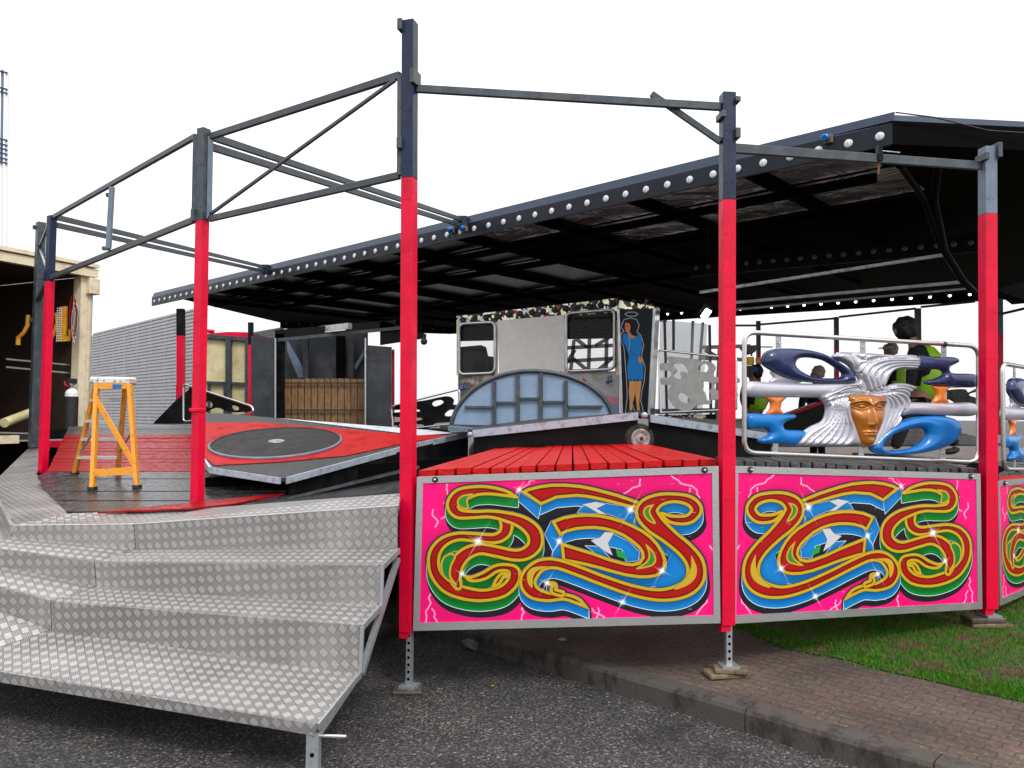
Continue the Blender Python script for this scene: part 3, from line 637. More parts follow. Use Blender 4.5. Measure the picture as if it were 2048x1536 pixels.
fascia(rA, rB, fn, 'front_fascia', m='fasciablue')
L_ = (rB-rA).length; nbulb = 58
def bulb(c, nrm, r, m='bulb'):
    mb = MB(); mb.disc(c, nrm, [(r*1.12,0),(r*1.12,.006),(r*.98,.009),(r*.8,.014),(r*.35,.018)], m, 12, mats=['galv','galv',m,m,m]); return mb
skip = {}
first = None
for i in range(nbulb):
    t_ = (i+.62)/nbulb
    c = lerp(rA, rB, t_)+V((0,0,Hh*.30))+fn*.002
    if first is None: first = bulb(c, fn, .035).build('bulb', canopy); first0 = c.copy()
    else:
        o = first.copy(); col.objects.link(o); o.parent = canopy; o.location = c-first0
cn = V((dirBC.y, -dirBC.x, 0)); cn = cn if cn.y < 0 else -cn
fascia(rB+cn*.0, rC, cn, 'side_fascia', h=.27, m='matblack')
mb = MB(); mb.tube([rB+cn*.05+V((0,0,.25)), lerp(rB,rC,.05)+cn*.06+V((0,0,.22)), lerp(rB,rC,.12)+cn*.06+V((0,0,.13)), lerp(rB,rC,.4)+cn*.06+V((0,0,.1))], .006, 'rubber', 6); mb.build('cable', canopy)
# far fascias carry the lamps we see from inside
def farrow(a, b, n, nm, h=.30, m='black', lit=False, zoff=.02, bm='bulb'):
    d = (b-a).normalized(); nr = V((d.y, -d.x, 0)); nr = nr if nr.y < 0 else -nr
    mb = MB(); mb.prism([a, b, b+V((0,0,h)), a+V((0,0,h))], -nr*.03, m); mb.build(nm, canopy)
    f = None
    for i in range(n):
        c = lerp(a, b, (i+.5)/n)+V((0,0,h*.42+zoff))+nr*.003
        if f is None: f = bulb(c, nr, .030, bm).build('bulb', canopy); f0 = c.copy()
        else: o = f.copy(); col.objects.link(o); o.parent = canopy; o.location = c-f0
M['litbulb'] = mat('lit_lamp', (.9,.85,.8), .3); bb = M['litbulb'].node_tree.nodes['Principled BSDF']; bb.inputs['Emission Color'].default_value = (1,.93,.85,1); bb.inputs['Emission Strength'].default_value = 3.5
M['dimbulb'] = mat('unlit_lamp', (.12,.11,.11), .3)
farrow(rD2, rD+(rD-rD2).normalized()*1.0, 22, 'rear_fascia', bm='litbulb')
farrow(rE2, rD2, 8, 'rear_fascia', bm='dimbulb'); farrow(rE, rE2, 14, 'rear_fascia', bm='dimbulb')
ia, ib = onz(1330, 625, 3.93), onz(1985, 552, 3.93)
ia, ib = at(1380, 612, 11.5), at(1960, 560, 9.6); ia.z = ib.z = 3.72
farrow(ia, ib, 20, 'inner_lamp_board', h=.24, bm='dimbulb')
# ribs, purlins and crinkled bright lining under the roof
pd = V((-fd.y, fd.x, 0)); pd = pd if pd.y > 0 else -pd
for i in range(1, 11):
    mb = MB()
    a = lerp(rA, rB, i/11.)+V((0,0,.07)); 
    ln_ = 4.2+5.5*math.sin(math.pi*min(1, i/11.*.9+.08))
    mb.beam(a+pd*.05, a+pd*ln_, .05, .09, 'matblack'); mb.build('rib', canopy)
for j, dd in enumerate((1.0, 2.1, 4.4)):
    s0 = lerp(rA, rB, .06+.03*j)+pd*dd; s1 = lerp(rA, rB, .97)+pd*dd
    MB().beam(s0+V((0,0,.04)), s1+V((0,0,.04)), .05, .09, 'matblack').build('purlin', canopy)
fo = [(.62,.98,.08,2.0)]
for (t0, t1, d0_, d1_) in [(.737,.81,.06,.96),(.824,.903,.06,.96),(.915,.975,.06,.96),(.737,.81,1.05,2.05),(.824,.903,1.05,2.05),(.915,.98,1.05,2.05),(.645,.72,.06,.96),(.10,.145,1.1,2.0)]+[(i/11.+.008, (i+1)/11.-.008, a_, b_) for i in range(1, 7) for a_, b_ in ((.1,.95),(1.05,2.05),(2.15,4.3))]:
    q = [lerp(rA, rB, t0)+pd*d0_, lerp(rA, rB, t1)+pd*d0_, lerp(rA, rB, t1)+pd*d1_, lerp(rA, rB, t0)+pd*d1_]
    mb = MB(); mb.prism([v+V((0,0,.125)) for v in q][::-1], (0,0,.01), 'foil' if (t0 > .6 or t0 == .10) else 'darkgloss'); mb.build('lining_sheet', canopy)
for (x0,y0,Y0,x1,y1,Y1,w_,m_) in [(1400,585,9.8,1900,508,8.4,.035,'galv'),(1440,608,11.8,1925,564,10.4,.04,'alu'),(1440,622,13.5,1935,577,12.4,.03,'alu')]:
    MB().beam(at(x0,y0,Y0), at(x1,y1,Y1), w_, w_, m_).build('cross_bar', canopy)
mb = MB(); mb.tube([at(1880,300,7.2), at(1868,400,7.6), at(1888,500,8.0), at(1925,560,8.3), at(1955,590,8.6)], .04, 'black', 8); mb.build('folding_strut', canopy)
mb = MB(); mb.tube([at(1800,330,7.0), at(1850,400,7.6), at(1885,500,8.0)], .035, 'black', 8); mb.build('folding_strut', canopy)
mb = MB(); mb.prism([at(1990,580,8.5), at(2060,560,8.3), at(2060,605,8.3), at(2030,608,8.5)], (0,.05,0), 'black'); mb.build('bracket', canopy)
# fluorescent fittings
def fitting(a, b, label):
    o = thing('light_fitting', a, label, 'light fitting', 'strip lights under the roof'); MB().beam(a, b, .07, .09, 'alu').build('channel', o); d = V((0,-.03,-.055)); MB().tube([lerp(a,b,.35)+d, lerp(a,b,.95)+d], .014, 'tube', 8).build('tube', o)
fitting(at(560,668,13.), at(700,652,11.6), 'long pale strip light over the black cupboard left of the tallest post')
o = thing('light_fitting', at(1412,628,9.), 'small bright lit lamp under the roof just left of the post between the swirl panels', 'lamp'); mb = MB(); mb.box(at(1412,628,9.), (.07,.06,.11), 'litbulb', Matrix.Rotation(.6,3,'Y')); mb.build('lamp', o); mb = MB(); mb.box(at(1412,622,9.05)+V((0,.06,.02)), (.1,.06,.12), 'black', Matrix.Rotation(.6,3,'Y')); mb.build('housing', o)
# boxed sockets on the fascia and rails reaching over to it
for (px, py, lab) in [(907,461,'left blue socket box on the roof edge beside the end of the upper rail'),(932,458,'right blue socket box on the roof edge beside the end of the upper rail'),(1658,279,'blue socket box on the roof edge near its right corner')]:
    t_ = (px-0); d = ray(px, py); q = EYE+d*((rA-EYE).dot(fn)/d.dot(fn)); o = thing('socket_box', q, lab, 'socket', 'blue sockets on the roof edge')
    R = Matrix.Rotation(math.atan2(fd.y, fd.x), 3, 'Z'); mb = MB(); mb.box(q+fn*.015, (.075,.03,.075), 'timber', R); mb.build('back_plate', o, bevel=.003)
    mb = MB(); mb.disc(q+fn*.03+V((-.01,0,.01)), fn+V((0,0,-.3)), [(.034,0),(.034,.05),(.026,.06)], 'bluegloss', 12); mb.build('socket', o)
def rail_to_roof(p, px, py, label):
    d = ray(px, py); q = EYE+d*((rA-EYE).dot(fn)/d.dot(fn)); q.z = max(q.z, ZR+.2); s = (q-p).normalized().cross(V((0,0,1))).normalized()
    o = thing('roof_rail', p, label, 'rail', 'double rails from the posts to the roof')
    for k_ in (-1, 1): MB().beam(p+V((0,0,k_*.038)), q+V((0,0,k_*.038)), .04, .05, 'slate').build('rail', o)
    mb = MB(); mb.box(q, (.12,.12,.16), 'navy'); mb.build('end_clamp', o)
rail_to_roof(Pz('P2', 283, .04), 925, 458, 'double rail from the post right of the stepladder to the roof edge')
rail_to_roof(Pz('P1', 442, .04), 532, 541, 'longer double rail from the thin red post to the far part of the roof edge')
# ------------------------------------------------------------------ aluminium landing and steps
R_ = [at(797,1010,4.45), at(763,1129,4.20), at(723,1249,3.95), at(635,1446,3.49)]
Rb = [at(797,1097,4.45), at(761,1209,4.20), at(719,1344,3.95), at(634,1468,3.49)]
S_ = [at(271,1047,4.86), at(192,1123,4.64), at(105,1201,4.42), at(-90,1325,4.1)]
Sb = [at(274,1097,4.86), at(196,1172,4.64), at(107,1258,4.42), at(-90,1346,4.1)]
N_ = [at(26,1050,4.9), at(-50,1090,4.7), at(-130,1136,4.5), at(-330,1190,4.25)]
Nb = [at(28,1073,4.9), at(-48,1118,4.7), at(-128,1164,4.5), at(-330,1212,4.25)]
Mx = V((-1.5,2.1,0)).normalized()
def go_left(p, L, dz): q = p+Mx*L; return V((q.x, q.y, p.z+dz))
M_ = [at(-20,965,6.7)]+[go_left(N_[i], 2.3, .05) for i in (1,2,3)]
M_[0] = at(-18, 968, 6.75)
Mb = [M_[i]-(N_[i]-Nb[i]) for i in range(4)]
def slab(poly, m, nm, parent, t=.02, e1=None, side=None):
    mb = MB(); a, b, c = V(poly[0]), V(poly[1]), V(poly[2]); n = (b-a).cross(c-a).normalized()
    if n.z < 0 or (abs(n.z) < .2 and n.y > 0): n = -n; poly = list(poly)[::-1]
    mb.prism([V(p) for p in poly][::-1], (0,0,0), m) if False else None
    P = [V(p) for p in poly]; mb.add(P+[p-n*t for p in P], [list(range(len(P)))]+[list(range(2*len(P)-1, len(P)-1, -1))]+[(i, i+len(P), (i+1) % len(P)+len(P), (i+1) % len(P)) for i in range(len(P))], m)
    o = mb.build(nm, parent); 
    if m == 'tread': uv_planar(o, e1)
    return o
def step_unit(T0, B0, T1, B1, label, name='tread_plate_steps'):
    o = thing(name, V((T0[3].x, T0[3].y, 0)), label, 'steps', 'aluminium step units'); e = T0[0]-T1[0]
    g = (T0[0]-T1[0]).normalized()*.004
    for l in range(4):
        if l > 0: slab([T0[l]-g, T1[l]+g, B1[l-1]+g, B0[l-1]-g], 'tread', 'tread', o, .02, e)
        lo0, lo1 = (B0[l], B1[l])
        nd = V((0,.003,-.0025)); slab([T0[l]-g+nd, T1[l]+g+nd, lo1+g+nd, lo0-g+nd], 'tread', 'riser', o, .016, e)
        mb = MB(); mb.tube([T0[l]-g+V((0,.004,-.004)), T1[l]+g+V((0,.004,-.004))], .0045, 'alu', 6); mb.build('nosing', o)
    return o
U1 = step_unit(R_, Rb, S_, Sb, 'wide right hand flight of silver tread plate steps ending at the tallest post')
U2 = step_unit(S_, Sb, N_, Nb, 'silver tread plate steps turning the corner in front of the stepladder')
U3 = step_unit(N_, Nb, M_, Mb, 'sliver of tread plate steps at the far left edge beyond the corner')
# open right end of the steps: thin frame, diagonal strut, jack
for l in (1, 2, 3):
    MB().beam(Rb[l-1]+V((.004,.0,-.012)), R_[l]+V((.004,0,-.016)), .012, .03, 'galv').build('side_frame', U1)
    if l < 3: MB().beam(R_[l]+V((.004,0,-.01)), Rb[l]+V((.004,0,0)), .02, .02, 'galv').build('side_frame', U1)
MB().beam(at(795,1118,4.5), at(722,1348,4.0), .03, .03, 'galv').build('strut', U1)
MB().beam(at(722,1342,4.0), at(640,1462,3.52), .02, .03, 'galv').build('strut', U1)
mb = MB(); jt = at(628,1462,3.52); mb.beam(V((jt.x, jt.y, .01)), V((jt.x, jt.y, jt.z-.0)), .055, .055, 'galv'); mb.tube([jt+V((.02,0,-.02)), jt+V((.15,-.02,-.015))], .008, 'chrome', 8)
mb.disc(V((jt.x, jt.y-.028, .12)), (0,-1,0), [(.01,0),(.01,.002)], 'matblack', 10); mb.box((jt.x, jt.y, .008), (.17,.15,.016), 'galv'); mb.build('jack_leg', U1)
# landing at the top of the steps
land = thing('landing', (S_[0].x, S_[0].y, 0), 'silver tread plate landing running round the outside of the plank floor', 'landing')
Kc = at(135,1027,5.17); P1c = at(72,947,7.25); P2c = at(400,1017,5.46); P3c = at(803,986,4.74)
z_ = V((0,0,-.003))
slab([R_[0]+z_, S_[0]+z_, P2c, P3c], 'tread', 'landing_plate', land, .02, R_[0]-S_[0])
slab([S_[0]+z_+V((-.003,0,0)), N_[0]+z_, Kc, P2c+V((-.003,0,0))], 'tread', 'landing_plate', land, .02, R_[0]-S_[0])
lm = at(-2, 940, 7.35)
slab([N_[0]+z_+V((-.002,.003,0)), M_[0]+z_, P1c, Kc+V((-.003,.002,0))], 'tread', 'landing_plate', land, .02, S_[0]-N_[0])
slab([M_[0]+z_+V((0,.004,0)), at(55,898,9.5), at(100,894,9.5), P1c+V((0,.005,0))], 'tread', 'landing_plate', land, .02, (1,0,0))
for a, b in ((R_[0], S_[0]), (S_[0], N_[0]), (N_[0], M_[0])):
    pass
MB().prism([Kc+V((0,.01,-.02)), P1c+V((0,.01,-.02)), P1c+V((0,.01,-.5)), Kc+V((0,.01,-.6))], (.02,.01,0), 'matblack').build('skirt', land)
# ------------------------------------------------------------------ plank floors
def lpt(P, n, px, py): return onp(px, py, P, n)
FP0 = V((0,5.2,.95)); FN = V((0,-.11,1)).normalized()
def f1(px, py, dz=0): p = onp(px, py, FP0, FN); p.z += dz; return p
f1t = thing('plank_floor', f1(260,940)-V((0,0,1)), 'long red and black plank floor under the orange stepladder', 'floor', 'plank floor sections')
LE = [(1027,135),(947,74),(943,94),(868,131),(850,140)]
def lx(y):
    for (y0,x0),(y1,x1) in zip(LE[:-1], LE[1:]):
        if y1 <= y <= y0: return x0+(x1-x0)*(y-y0)/(y1-y0)
    return LE[-1][1] if y < 850 else LE[0][1]
def rows(ys, m, nm, xr, dz=0):
    mb = MB()
    for y0, y1 in zip(ys[:-1], ys[1:]):
        j = random.uniform(-.003, .003)
        a, b, c, d = f1(lx(y0-.2), y0), f1(xr, y0), f1(xr, y1), f1(lx(y1+.2), y1); gap = V((0,.0075,0)); up = V((0,0,dz+j*1.6))
        mb.prism([a+gap+up, b+gap+up, c-gap+up, d-gap+up][::-1], (0,0,-.03), m)
    return mb.build(nm, f1t, bevel=.003)
def geo(y0, y1, n):   # rows evenly spaced along the floor, not in the picture
    Y0, Y1 = f1(260,y0).y, f1(260,y1).y; out = []
    for i in range(n+1):
        Y = Y0+(Y1-Y0)*i/n; p = V((-4, Y, FP0.z+.11*(Y-5.2))); c = Rm.transposed() @ (p-EYE); out.append(CY-F*c.y/(-c.z))
    return out
rows(geo(1026,944,9), 'blackwood', 'black_boards', 800)
rows(geo(944,868,15), 'reddull', 'red_boards', 700)
rows(geo(868,851,5), 'greywood', 'grey_boards', 700)
mb = MB(); mb.prism([f1(lx(1027),1027,-.035), f1(900,1015,-.035), f1(900,851,-.035), f1(140,851,-.035)][::-1], (0,0,-.02), 'matblack'); mb.build('sub_frame', f1t)
mb = MB(); q = [f1(195,1027.5,.012), f1(383,1020.,.012), f1(470,1010,.012), f1(570,989,.012), f1(420,1004,.012)]; mb.prism(q[::-1], (0,0,-.01), 'reddull'); mb.build('edge_board', f1t)
mb = MB(); mb.beam(at(70,888,9.6), at(128,888,9.3), .06, .08, 'red'); mb.build('cross_member', f1t)
mb = MB(); mb.beam(at(75,872,10.0), at(135,866,10.0), .3, .10, 'black'); mb.build('cross_member', f1t)
# dark ramp section between the steps and the revolving plates
r1 = thing('ramp_section', at(700,990,4.9)-V((0,0,1)), 'black ramp section behind the landing under the disc plate', 'ramp')
mb = MB(); mb.prism([at(410,1019,5.5), at(803,984,4.78), at(830,955,5.1), at(560,1000,5.42)][::-1], (0,0,-.03), 'black'); mb.build('ramp_plate', r1)
MB().prism([at(560,999,5.43), at(835,930,5.2), at(835,975,5.2), at(600,1003,5.43)], (0,.03,0), 'black').build('side_fill_plate', r1)
mb = MB(); mb.beam(at(562,1001,5.40), at(838,934,5.15), .012, .02, 'slate'); mb.build('edge_strip', r1)
def radial_floor(fl, fr, br, bl, n, m, parent, skirt=.09, jit=.004):
    mb = MB(); ws = [random.uniform(.85, 1.2) for _ in range(n)]; cs = [0]
    for w_ in ws: cs.append(cs[-1]+w_/sum(ws))
    for i in range(n):
        t0, t1 = cs[i], cs[i+1]; e = .006; up = V((0,0,random.uniform(-jit, jit))); o_ = (fl-bl).normalized()*random.uniform(-.012,.012)
        a, b, c, d = lerp(fl,fr,t0), lerp(fl,fr,t1), lerp(bl,br,t1), lerp(bl,br,t0); u = (b-a).normalized()*e
        mb.prism([a+u+up+o_, b-u+up+o_, c-u*.6+up, d+u*.6+up][::-1], (0,0,-.038), m)
    return mb.build('plank_boards', parent, bevel=.004)
rf = thing('plank_floor', at(1130,930,4.8)-V((0,0,1.2)), 'bright red plank floor above the left swirl panel', 'floor', 'plank floor sections')
radial_floor(at(836,941,4.72), at(1437,917,4.62), at(1292,886.5,6.0), at(990,897,6.2), 17, 'redwood', rf)
mb = MB(); mb.prism([at(836,941,4.72)+V((0,0,-.04)), at(1437,917,4.62)+V((0,0,-.04)), at(1292,887,6.0)+V((0,0,-.04)), at(990,898,6.2)+V((0,0,-.04))][::-1], (0,0,-.03), 'matblack'); mb.build('sub_frame', rf)
MB().prism([at(834,941,4.7)+V((0,.02,-.045)), at(1437,917,4.6)+V((0,.02,-.045)), at(1437,917,4.6)+V((0,.02,-.12)), at(834,941,4.7)+V((0,.02,-.12))], (0,.02,0), 'matblack').build('fascia_board', rf)
gf = thing('plank_floor', at(1700,930,5.)-V((0,0,1.2)), 'weathered dark plank floor behind the mask board', 'floor', 'plank floor sections')
gA, gB = at(1466,920,4.62), at(1956,938,5.22)
gC = V((7.2, 9.9, 1.17)); gD = V((3.2, 9.9, 1.17))
gC, gD = V((gB.x+2.1, 10.2, 1.15)), V((2.0, 8.2, 1.24))
radial_floor(gA, gB, gC, gD, 22, 'greywood', gf)
mb = MB(); mb.prism([p+V((0,0,-.045)) for p in (gA, gB, gC, gD)][::-1], (0,0,-.03), 'matblack'); mb.build('sub_frame', gf)
MB().prism([gA+V((0,.02,-.045)), gB+V((0,.02,-.045)), gB+V((0,.02,-.12)), gA+V((0,.02,-.12))], (0,.02,0), 'matblack').build('fascia_board', gf)
gg = thing('plank_floor', at(2010,960,5.4)-V((0,0,1.2)), 'corner of dark plank floor with a red front edge at the right edge', 'floor', 'plank floor sections')
g2a, g2b = at(1996,947,5.3), at(1996,947,5.3)+V((.76,.65,0))*2.2
g2b.z = g2a.z-.05
radial_floor(g2a, g2b, g2b+V((-.9,2.6,0)), gC+V((0.02,-2.5,0.05)), 9, 'greywood', gg)
MB().prism([g2a+V((0,-.01,-.02)), g2b+V((0,-.01,-.02)), g2b+V((0,-.01,-.09)), g2a+V((0,-.01,-.09))], (0,.02,0), 'redwood').build('fascia_board', gg)
# ------------------------------------------------------------------ the revolving platform plates
PA0 = V((0,5.6,1.117)); PAn = V((0,-.21,1)).normalized()
def pa(px, py, dz=0): p = onp(px, py, PA0, PAn); return p+PAn*dz
A1 = thing('platform_plate', pa(560,900)-V((0,0,1.3)), 'tilted red and black platform plate carrying the round black turntable', 'platform', 'hinged platform plates')
outl = [pa(*q) for q in [(408,848),(410,826),(440,826),(830,861),(936,865),(833,886),(573,955),(562,957),(424,936),(409,916)]]
mb = MB(); mb.prism(outl[::-1] if (outl[1]-outl[0]).cross(outl[3]-outl[0]).z > 0 else outl, -PAn*.03, 'blackrough'); mb.build('plate', A1)
mb = MB(); q = [pa(*q, .004) for q in [(408,846),(520,846),(700,860),(832,872),(905,872),(818,886),(690,913),(560,925),(430,932),(409,916)]]; mb.prism(q[::-1], PAn*.003, 'redpanel' if 'redpanel' in M else 'reddull'); mb.build('red_panel', A1)
cc = pa(553,887,.008); rr_ = (pa(685,889)-pa(425,889)).length/2
mb = MB(); mb.disc(cc, PAn, [(rr_,0),(rr_,.012),(rr_*.975,.018),(rr_*.955,.018),(rr_*.945,.01)], 'rubber', 64, mats=['bluegrey','bluegrey','black','rubber','discblack']); 
disc = mb.build('turntable', A1)
mb = MB(); mb.disc(cc+PAn*.011, PAn, [(.07,0),(.07,.004),(.04,.01)], 'hub', 20); mb.disc(cc+PAn*.02, PAn, [(.02,0),(.02,.004)], 'galv', 10); mb.build('centre_cap', disc)
def edge(a, b, h, nm, parent, m='platestrip', t=.02):
    mb = MB(); d = (b-a).normalized(); nrm = V((d.y,-d.x,0)).normalized(); nrm = nrm if nrm.y < 0 else -nrm
    mb.prism([a+nrm*.004, b+nrm*.004, b+nrm*.004-V((0,0,h)), a+nrm*.004-V((0,0,h))], nrm*t, m); return mb.build(nm, parent)
edge(pa(409,914,.006), pa(424,935,.006), .045, 'edge_strip', A1); edge(pa(424,936,.006), pa(563,957,.006), .045, 'edge_strip', A1); edge(pa(571,956,.006), pa(833,886,.006), .048, 'edge_strip', A1); edge(pa(835,885.5,.006), pa(934,865,.006), .05, 'edge_strip', A1)
for x0,y0,x1,y1 in [(470,838,830,870)]:
    q = [pa(560,838,.005), pa(862,862,.005), pa(905,868,.005), pa(838,872,.005)]; mb = MB(); mb.prism(q[::-1], PAn*.003, 'whiteedge'); mb.build('pale_strip', A1)
def skirt(a, b, h, parent, nm='side_fill_plate'):  # black sheet added under a plate to darken the void below
    mb = MB(); mb.prism([a+V((0,.03,-.02)), b+V((0,.03,-.02)), b+V((0,.03,-h)), a+V((0,.03,-h))], (0,.02,0), 'black'); return mb.build(nm, parent)
skirt(pa(575,954), pa(936,865), .30, A1)
def wheel(px, py, Y, rpx, parent, tilt=.15):
    c = at(px, py, Y); r = rpx/F*Y; o = MB(); nrm = V((tilt,-1,0)); o.disc(c, nrm, [(r*1.3,-.06),(r*1.42,-.05),(r*1.5,-.02),(r*1.5,.02),(r*1.36,.045),(r*1.05,.05),(r*.98,.04)], 'rubber', 28); w_ = o.build('wheel', parent)
    o = MB(); o.disc(c+nrm*.041, nrm, [(r,0),(r,.006),(r*.88,.012),(r*.5,.006),(r*.42,.016),(r*.2,.02)], 'hub', 24, mats=['palegrey','hub','hub','palegrey','hub','rubber'])
    for i in range(5):
        q = i*2*math.pi/5; o.disc(c+V((math.cos(q)*r*.68, -.052, math.sin(q)*r*.68)), nrm, [(r*.06,0),(r*.06,.004)], 'rubber', 6)
    o.build('hub', w_)
def plate(name_pts, label, strip_a, strip_b, h, wheelp=None):
    o = thing('platform_plate', strip_a-V((0,0,1.4)), label, 'platform', 'hinged platform plates')
    mb = MB(); mb.prism([V(p) for p in name_pts][::-1], (0,0,-.03), 'blackrough'); mb.build('plate', o)
    edge(strip_a, strip_b, h, 'edge_strip', o); skirt(strip_a, strip_b, .46, o)
    if wheelp: wheel(*wheelp, o)
    return o
b0, b1 = at(947,860,6.35), at(1277,824,5.95)
B1 = plate([b0+V((0,.02,0)), b1+V((0,.02,0)), b1+V((.35,1.75,.0)), b0+V((-.45,1.9,-.0))], 'dark platform plate with pale edge carrying the pale blue half round board', b0, b1, .06, (1278,877,6.02,20))
c0_, c1_ = at(1299,829,5.95), at(1545,868,6.6)
C1 = plate([c0_+V((0,.02,0)), c1_+V((0,.02,0)), c1_+V((.3,1.6,.1)), c0_+V((.05,1.8,0))], 'dark platform plate sloping down to the right behind the post between the swirl panels', c0_, c1_, .06)
wheel(962,903,6.5,16,B1)
mb = MB(); mb.disc(at(940,869,6.3), (0,-1,0), [(.022,0),(.022,.03),(.01,.04)], 'galv', 10); mb.build('hinge_pin', B1); mb = MB(); mb.disc(at(1288,831,5.9), (0,-1,0), [(.025,0),(.025,.03),(.01,.04)], 'galv', 10); mb.build('hinge_pin', B1)
mb = MB(); mb.prism([at(896,852,6.7), at(945,857,6.6), at(946,864,6.6), at(896,862,6.7)], (0,.3,0), 'bluegrey'); mb.build('ledge', B1)
# dark sheets added below the plates to block light coming from behind
u_ = thing('light_block', V((1.0,6.9,0)), 'black sheets added below the ride plates to block light from behind', 'light_block')
mb = MB(); mb.prism([V((-2.4,6.1,.02)), V((-.2,6.5,.02)), V((3.6,7.2,.4)), V((3.6,7.2,1.25)), V((-.2,6.5,1.3)), V((-2.4,6.1,1.12))], (0,.05,0), 'matblack'); mb.build('block_sheet', u_)
mb = MB(); mb.prism([V((-5.5,9.9,.0)), V((-5.5,9.9,1.35)), V((-2.4,6.1,1.05)), V((-2.4,6.1,0))], (.05,.02,0), 'matblack'); mb.build('block_sheet', u_)
mb = MB(); mb.prism([V((3.6,7.2,.3)), V((3.6,7.2,1.1)), V((8.4,12,1.1)), V((8.4,12,.3))], (0,.05,0), 'matblack'); mb.build('block_sheet', u_)
# hump plates and back edge of the platform on the right, seen under the mask board
h0, h1 = V((2.3,8.6,1.32)), V((6.6,10.4,1.30))
D1 = thing('platform_plate', (h0+h1)/2-V((0,0,1.3)), 'grooved dark platform plate rising beyond the walking figure', 'platform', 'hinged platform plates')
mb = MB()
for i in range(16):
    t0 = i/16.; a = h0+V((0,2.2*t0,.29*t0)); b = h1+V((0,2.2*t0,.29*t0)); mb.prism([a, b, b+V((0,.12,.012)), a+V((0,.12,.012))][::-1], (0,0,-.03), 'greywood')
mb.build('plate', D1); edge(at(1545,868,7.0), at(1400,862,7.3), .05, 'edge_strip', D1)
E1 = thing('platform_plate', at(1600,825,9.4)-V((0,0,1.5)), 'black platform plate with a reddish raised edge beyond the mask board', 'platform', 'hinged platform plates')
mb = MB(); mb.prism([at(1552,838,9.3), at(1650,803,9.3), at(1720,835,9.3), at(1760,862,9.3), at(1530,866,9.3)], (.2,.9,0), 'black'); mb.build('plate', E1)
mb = MB(); mb.beam(at(1552,838,9.25), at(1652,802,9.25), .05, .035, 'reddull'); mb.build('edge_strip', E1)
# ------------------------------------------------------------------ half round board
hp0 = at(1060,852,7.0); e_ = 7.0
hb = thing('half_round_board', at(1065,850,7.0), 'pale blue half round board with ribs standing on a platform plate', 'board')
def hr(px, py, d=0): p = at(px, py, 7.0-d); return p
NP = 36
arc = []
cxp, cyp, rx, ry = 1064, 854, 162, 112
def arcp(q, k=1.0): 
    x = cxp+rx*k*math.cos(q); y = cyp-ry*k*math.sin(q)+(-.045)*(x-cxp)*(1-math.sin(q)**2)
    return x, y
arcv = [hr(*arcp(math.pi*(i/NP))) for i in range(NP+1)]
mb = MB(); mb.prism(arcv, (0,.04,0), 'arcblue'); mb.build('board', hb)
mb = MB(); mb.tube([p+V((0,-.01,0)) for p in arcv], .02, 'slate', 6); mb.build('rim', hb)
mb = MB(); mb.prism([hr(x+6,y-2)+V((0,.05,0)) for x,y in [arcp(math.pi*(i/NP)) for i in range(0,22)]]+[hr(1080,800)+V((0,.05,0))], (0,.18,0), 'rubber'); mb.build('padding', hb)
for x, y0, y1 in [(989,763,858),(1036,748,852),(1082,746,846),(1132,762,842)]:
    MB().beam(hr(x,y0,.02), hr(x,y1,.02), .035, .03, 'slate', up=V((0,1,0))).build('rib', hb)
for x0, x1, y in [(930,987,814),(991,1034,805),(1038,1080,797),(1084,1130,804),(1134,1205,813)]:
    MB().beam(hr(x0,y,.02), hr(x1,y,.02), .03, .02, 'slate').build('rib', hb)
mb = MB(); mb.beam(hr(905,852,.02), hr(990,854,.02), .03, .03, 'slate'); mb.build('rib', hb)
# ------------------------------------------------------------------ the painted swirl panels
def swirl_panel(TL, TR, BR, BL, label, flip, bolts=True, umax=1.):
    e = (TR-TL); n = V((e.y, -e.x, 0)).normalized(); n = n if n.y < 0 else -n
    o = thing('swirl_panel', (BL+BR)/2, label, 'painted panel', 'pink swirl painted panels')
    b_ = .046
    def q(u, v): return lerp(lerp(TL, TR, u), lerp(BL, BR, u), v)
    w_, h_ = e.length, (TL-BL).length; bu, bv = b_*.8/w_, b_/h_
    I = [q(bu, bv*.85), q(1-bu, bv*.85), q(1-bu, 1-bv), q(bu, 1-bv)]; O = [TL, TR, BR, BL]
    for i, nm in enumerate(('frame_rail',)*4):
        j = (i+1) % 4; mb = MB(); mb.prism([O[i], O[j], I[j], I[i]], -n*.03, 'alu'); r = mb.build(nm, o, bevel=.002)
    mb = MB(); Iw = [p-n*.006 for p in I]; mb.add(Iw+[p-n*.014 for p in I], [(3,2,1,0),(4,5,6,7)], M['art']); so = mb.build('painted_sheet', o)
    uvl = so.data.uv_layers.new(name='UVMap'); uvm = {0:(0,1),1:(umax,1),2:(umax,0),3:(0,0)}
    for l in so.data.loops:
        u, v = uvm[l.vertex_index % 4]; uvl.data[l.index].uv = ((1-u) if flip else u, v)
    if bolts:
        for u in (.062, .955):
            c = q(u, bv*.42); mb = MB(); mb.disc(c, n, [(.018,0),(.018,.006),(.008,.007),(.007,.02),(.003,.024)], 'rubber', 16, mats=['rubber','rubber','galv','chrome','chrome']); mb.build('bolt', o)
        mb = MB()
        for u in (.2,.35,.5,.65,.8):
            mb.disc(q(u, bv*.45), n, [(.004,0),(.003,.003)], 'galv', 8); mb.disc(q(u, 1-bv*.5), n, [(.004,0),(.003,.003)], 'galv', 8)
        mb.build('rivet_row', o)
    return o
def pplane(q0, q1):
    e = q1-q0; n = V((e.y,-e.x,0)).normalized(); return q0, n
a, b = at(834,954,4.60), at(1437,932.5,4.47); P, n = pplane(a, b)
